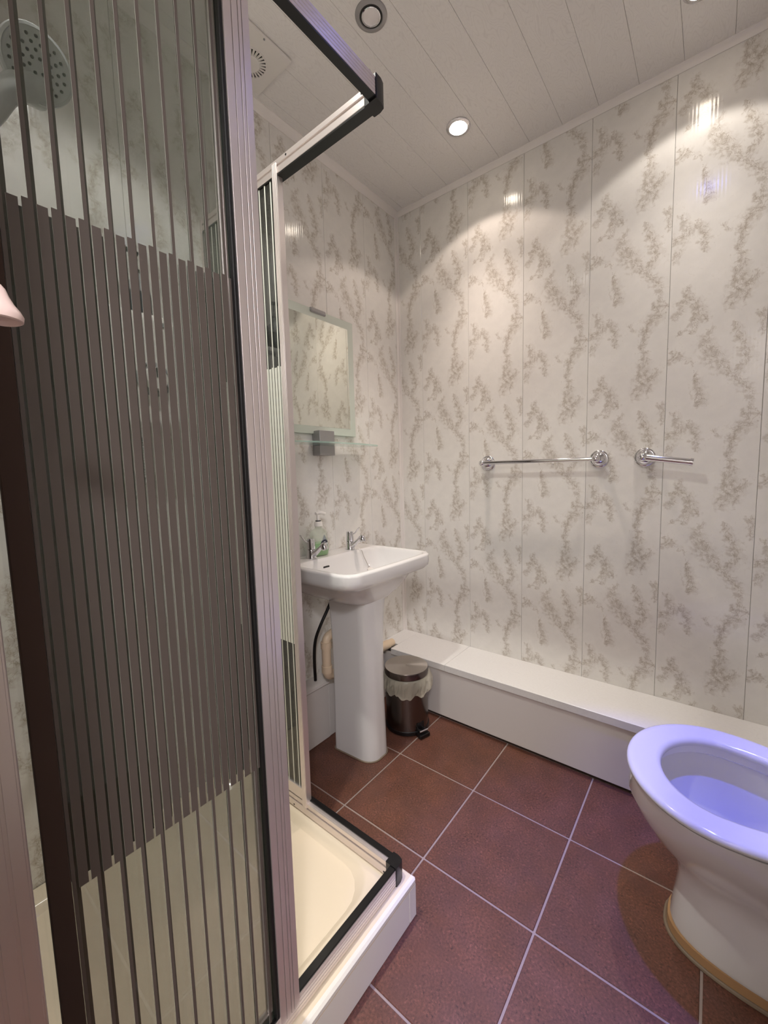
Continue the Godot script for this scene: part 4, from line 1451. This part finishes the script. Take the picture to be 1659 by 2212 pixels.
func build_toilet() -> void:
	var cx := -0.612
	var cz := 1.345
	var o := thing("toilet", Vector3(cx, 0, 1.5), "white toilet pan with flat oval rim, lit pale lilac", "toilet")
	# packer board under the foot
	var s := Soup.new()
	loft(s, [egg(cx, 1.475, 0.109, 0.224, 0.30, 0.0005, 48, 2.6), egg(cx, 1.475, 0.108, 0.223, 0.30, 0.026, 48, 2.6)])
	tag(part("packer_board", s, M.tan, o), "tan board packer under the foot")
	s = Soup.new()
	var bead := []
	for p in egg(cx, 1.475, 0.111, 0.227, 0.303, 0.002, 64, 2.6):
		bead.append(p)
	bead.append(bead[0])
	tube(s, bead, 0.0048, 8)
	part("floor_seal", s, M.silicone, o)
	# pan: foot, waist, bowl and rim, then down the inside
	s = Soup.new()
	var R := []
	R.append(egg(cx, 1.480, 0.107, 0.222, 0.300, 0.0265, 48, 2.5))
	R.append(egg(cx, 1.480, 0.109, 0.224, 0.300, 0.036, 48, 2.5))
	R.append(egg(cx, 1.480, 0.105, 0.218, 0.300, 0.080, 48, 2.5))
	R.append(egg(cx, 1.475, 0.097, 0.205, 0.300, 0.150, 48, 2.4))
	R.append(egg(cx, 1.462, 0.101, 0.203, 0.310, 0.195, 48, 2.3))
	R.append(egg(cx, 1.425, 0.122, 0.212, 0.330, 0.235, 48, 2.2))
	R.append(egg(cx, 1.395, 0.152, 0.215, 0.330, 0.285, 48, 2.1))
	R.append(egg(cx, 1.365, 0.178, 0.206, 0.330, 0.335, 48, 2.05))
	R.append(egg(cx, cz + 0.004, 0.196, 0.186, 0.320, 0.380, 48, 2.0))
	R.append(egg(cx, cz, 0.201, 0.184, 0.320, 0.3945, 48, 2.0))
	R.append(egg(cx, cz, 0.150, 0.130, 0.230, 0.3945, 48, 2.0))
	R.append(egg(cx, cz, 0.150, 0.130, 0.230, 0.372, 48, 2.0))
	R.append(egg(cx, cz, 0.163, 0.145, 0.235, 0.362, 48, 2.0))
	R.append(egg(cx, cz + 0.005, 0.158, 0.138, 0.220, 0.320, 48, 2.0))
	R.append(egg(cx, cz + 0.02, 0.128, 0.110, 0.180, 0.250, 48, 2.0))
	R.append(egg(cx, cz + 0.05, 0.085, 0.075, 0.110, 0.195, 48, 2.0))
	R.append(egg(cx, cz + 0.06, 0.060, 0.050, 0.080, 0.130, 48, 2.0))
	loft(s, R)
	part("pan", s, M.ceramic, o, 50.0)
	# seat ring
	s = Soup.new()
	R = []
	var yb := 0.397
	var yt := 0.417
	R.append(egg(cx, cz, 0.202, 0.185, 0.250, yb, 64, 2.0))
	R.append(egg(cx, cz, 0.2075, 0.1905, 0.253, yb + 0.005, 64, 2.0))
	R.append(egg(cx, cz, 0.2080, 0.1910, 0.253, yb + 0.010, 64, 2.0))
	R.append(egg(cx, cz, 0.2060, 0.1890, 0.252, yt - 0.004, 64, 2.0))
	R.append(egg(cx, cz, 0.2000, 0.1830, 0.248, yt - 0.0008, 64, 2.0))
	R.append(egg(cx, cz, 0.1900, 0.1730, 0.240, yt, 64, 2.0))
	R.append(egg(cx, cz, 0.1500, 0.1310, 0.205, yt - 0.001, 64, 2.0))
	R.append(egg(cx, cz, 0.1410, 0.1220, 0.198, yt - 0.004, 64, 2.0))
	R.append(egg(cx, cz, 0.1370, 0.1180, 0.194, yb + 0.008, 64, 2.0))
	R.append(egg(cx, cz, 0.1390, 0.1200, 0.196, yb, 64, 2.0))
	R.append(R[0])
	loft(s, R, false, false)
	part("seat", s, M.seat, o, 50.0)
	# water in the trap
	s = Soup.new()
	loft(s, [egg(cx, cz + 0.045, 0.086, 0.076, 0.112, 0.2035, 40, 2.0), egg(cx, cz + 0.045, 0.087, 0.077, 0.113, 0.2050, 40, 2.0)])
	part("water", s, pane(srgb(190, 205, 225), 0.12, 0.0), o)
	# back ledge and cistern, out of frame
	part("back_ledge", bx(Vector3(cx - 0.10, 0.10, 1.60), Vector3(cx + 0.10, 0.40, 1.86), 0.02), M.ceramic, o)
	part("cistern", bx(Vector3(cx - 0.19, 0.405, 1.69), Vector3(cx + 0.19, 0.76, 1.866), 0.02), M.ceramic, o)
	part("cistern_lid", bx(Vector3(cx - 0.20, 0.7605, 1.68), Vector3(cx + 0.20, 0.79, 1.868), 0.008), M.ceramic, o)

# ---------------------------------------------------------------- small things overhead
func build_overhead() -> void:
	var o := thing("extractor_fan", Vector3(-0.920, CEIL, 0.135), "square white ceiling extractor fan with round slotted grille", "extractor fan")
	var s := Soup.new()
	box(s, Vector3(-1.0075, CEIL - 0.010, 0.0475), Vector3(-0.8325, CEIL - 0.0005, 0.2225), 0.003)
	part("cover", s, M.white_plastic, o)
	s = Soup.new()
	var at := Vector3(-0.918, CEIL - 0.010, 0.125)
	lathe(s, [Vector2(0.0470, 0.0004), Vector2(0.0470, -0.0008), Vector2(0.0001, -0.0008)], 40, Transform3D(Basis(), at))
	part("grille_recess", s, M.black, o)
	s = Soup.new()
	lathe(s, [Vector2(0.0285, 0.0), Vector2(0.0285, -0.0045), Vector2(0.0270, -0.0055), Vector2(0.0001, -0.0058)], 40, Transform3D(Basis(), at))
	part("hub", s, M.white_plastic, o)
	s = bx(Vector3(0.0275, -0.0045, -0.0028), Vector3(0.0475, -0.0005, 0.0028), 0.0004)
	var bm := s.mesh()
	for k in 26:
		var n := MeshInstance3D.new()
		n.name = "slat"
		n.mesh = bm
		n.material_override = M.white_plastic
		o.add_child(n, true)
		n.transform = Transform3D(Basis(Vector3.UP, TAU * k / 26.0) * Basis(Vector3.RIGHT, 0.5), at - o.position)
	s = Soup.new()
	lathe(s, [Vector2(0.0475, 0.0), Vector2(0.0475, -0.0035), Vector2(0.0495, -0.0035), Vector2(0.0505, 0.0)], 48, Transform3D(Basis(), at))
	part("grille_rim", s, M.white_plastic, o)
	s = Soup.new()
	lathe(s, [Vector2(0.0030, 0.0), Vector2(0.0030, -0.0012), Vector2(0.0001, -0.0016)], 12, Transform3D(Basis(), Vector3(-0.930, CEIL - 0.010, 0.2155)))
	part("screw", s, M.grey_plastic, o)
	# light pull by the doorway
	var p := thing("light_pull_cord", Vector3(-1.6975, 1.2555, 0.8565), "pink bell-shaped light pull hanging at the left edge", "pull cord")
	s = Soup.new()
	var c := Vector3(-1.6975, 1.2555, 0.8565)
	lathe(s, [Vector2(0.0001, 0.0045), Vector2(0.0125, 0.0040), Vector2(0.0138, 0.0), Vector2(0.0152, 0.0008), Vector2(0.0158, 0.0045), Vector2(0.0140, 0.0085), Vector2(0.0105, 0.0135), Vector2(0.0080, 0.0190), Vector2(0.0062, 0.0245), Vector2(0.0040, 0.0275), Vector2(0.0016, 0.0285)], 36, Transform3D(Basis(), c))
	part("bell", s, M.pink, p)
	s = Soup.new()
	tube(s, [c + Vector3(0, 0.028, 0), Vector3(-1.6975, CEIL - 0.0305, 0.8565)], 0.0012, 8)
	part("cord", s, M.cord, p)
	s = Soup.new()
	lathe(s, [Vector2(0.038, CEIL - 0.0003), Vector2(0.038, CEIL - 0.022), Vector2(0.030, CEIL - 0.030), Vector2(0.0001, CEIL - 0.0303)], 32, Transform3D(Basis(), Vector3(-1.6975, 0, 0.8565)))
	part("switch_housing", s, M.white_plastic, p)

func _ready() -> void:
	# camera
	var cam := Camera3D.new()
	cam.name = "camera"
	add_child(cam)
	cam.fov = 102.77
	cam.near = 0.03
	cam.far = 50.0
	var rt := Vector3(0.62480, -0.02635, 0.78034)
	var up := Vector3(0.09093, 0.99509, -0.03920)
	var fw := Vector3(0.77547, -0.09545, -0.62413)
	cam.transform = Transform3D(Basis(rt, up, -fw).orthonormalized(), Vector3(-1.7710, 1.1288, 1.2985))
	cam.current = true
	# environment: a closed room, no sky to see
	var we := WorldEnvironment.new()
	we.name = "environment"
	var env := Environment.new()
	env.background_mode = Environment.BG_COLOR
	env.background_color = Color(0.02, 0.02, 0.022)
	env.tonemap_mode = Environment.TONE_MAPPER_LINEAR
	env.tonemap_exposure = 1.0
	env.sdfgi_enabled = true
	env.ssao_enabled = true
	env.ssil_enabled = true
	we.environment = env
	add_child(we)
	make_materials()
	# the ceiling lamps of the room
	var warm := Color(1.0, 0.94, 0.89)
	var warm_glow := Color(1.0, 0.94, 0.86)
	downlight(Vector3(-0.267, CEIL, 0.497), Color(1.0, 0.925, 0.875), warm_glow, 0.19, 0.95, "lit warm downlight nearest the room corner")
	downlight(Vector3(-0.245, CEIL, 1.225), Color(1.0, 0.965, 0.93), warm_glow, 0.19, 0.50, "lit warm downlight at the top right edge")
	downlight(Vector3(-0.790, CEIL, 1.238), Color(0.27, 0.34, 1.0), Color(0.42, 0.50, 1.0), 0.0, 4.3, "bluish downlight over the toilet", true, 17.5, 0.7)
	downlight(Vector3(-1.380, CEIL, 0.530), Color(1.0, 1.0, 0.97), Color(1.0, 0.98, 0.94), 1.0, 1.2, "whitish downlight over the shower tray", true, 41.0, 1.0, 0.35)
	downlight(Vector3(-0.767, CEIL, 0.491), warm, warm_glow, 0.0, 0.0, "unlit downlight with a dark bulb above the shower corner", false)
	hall_light(Vector3(-2.50, CEIL, 1.98), Color(0.99, 0.98, 1.0), 3.8)
	build_shell()
	build_boxing()
	build_shower()
	build_basin()
	build_bin()
	build_rails()
	build_toilet()
	build_overhead()
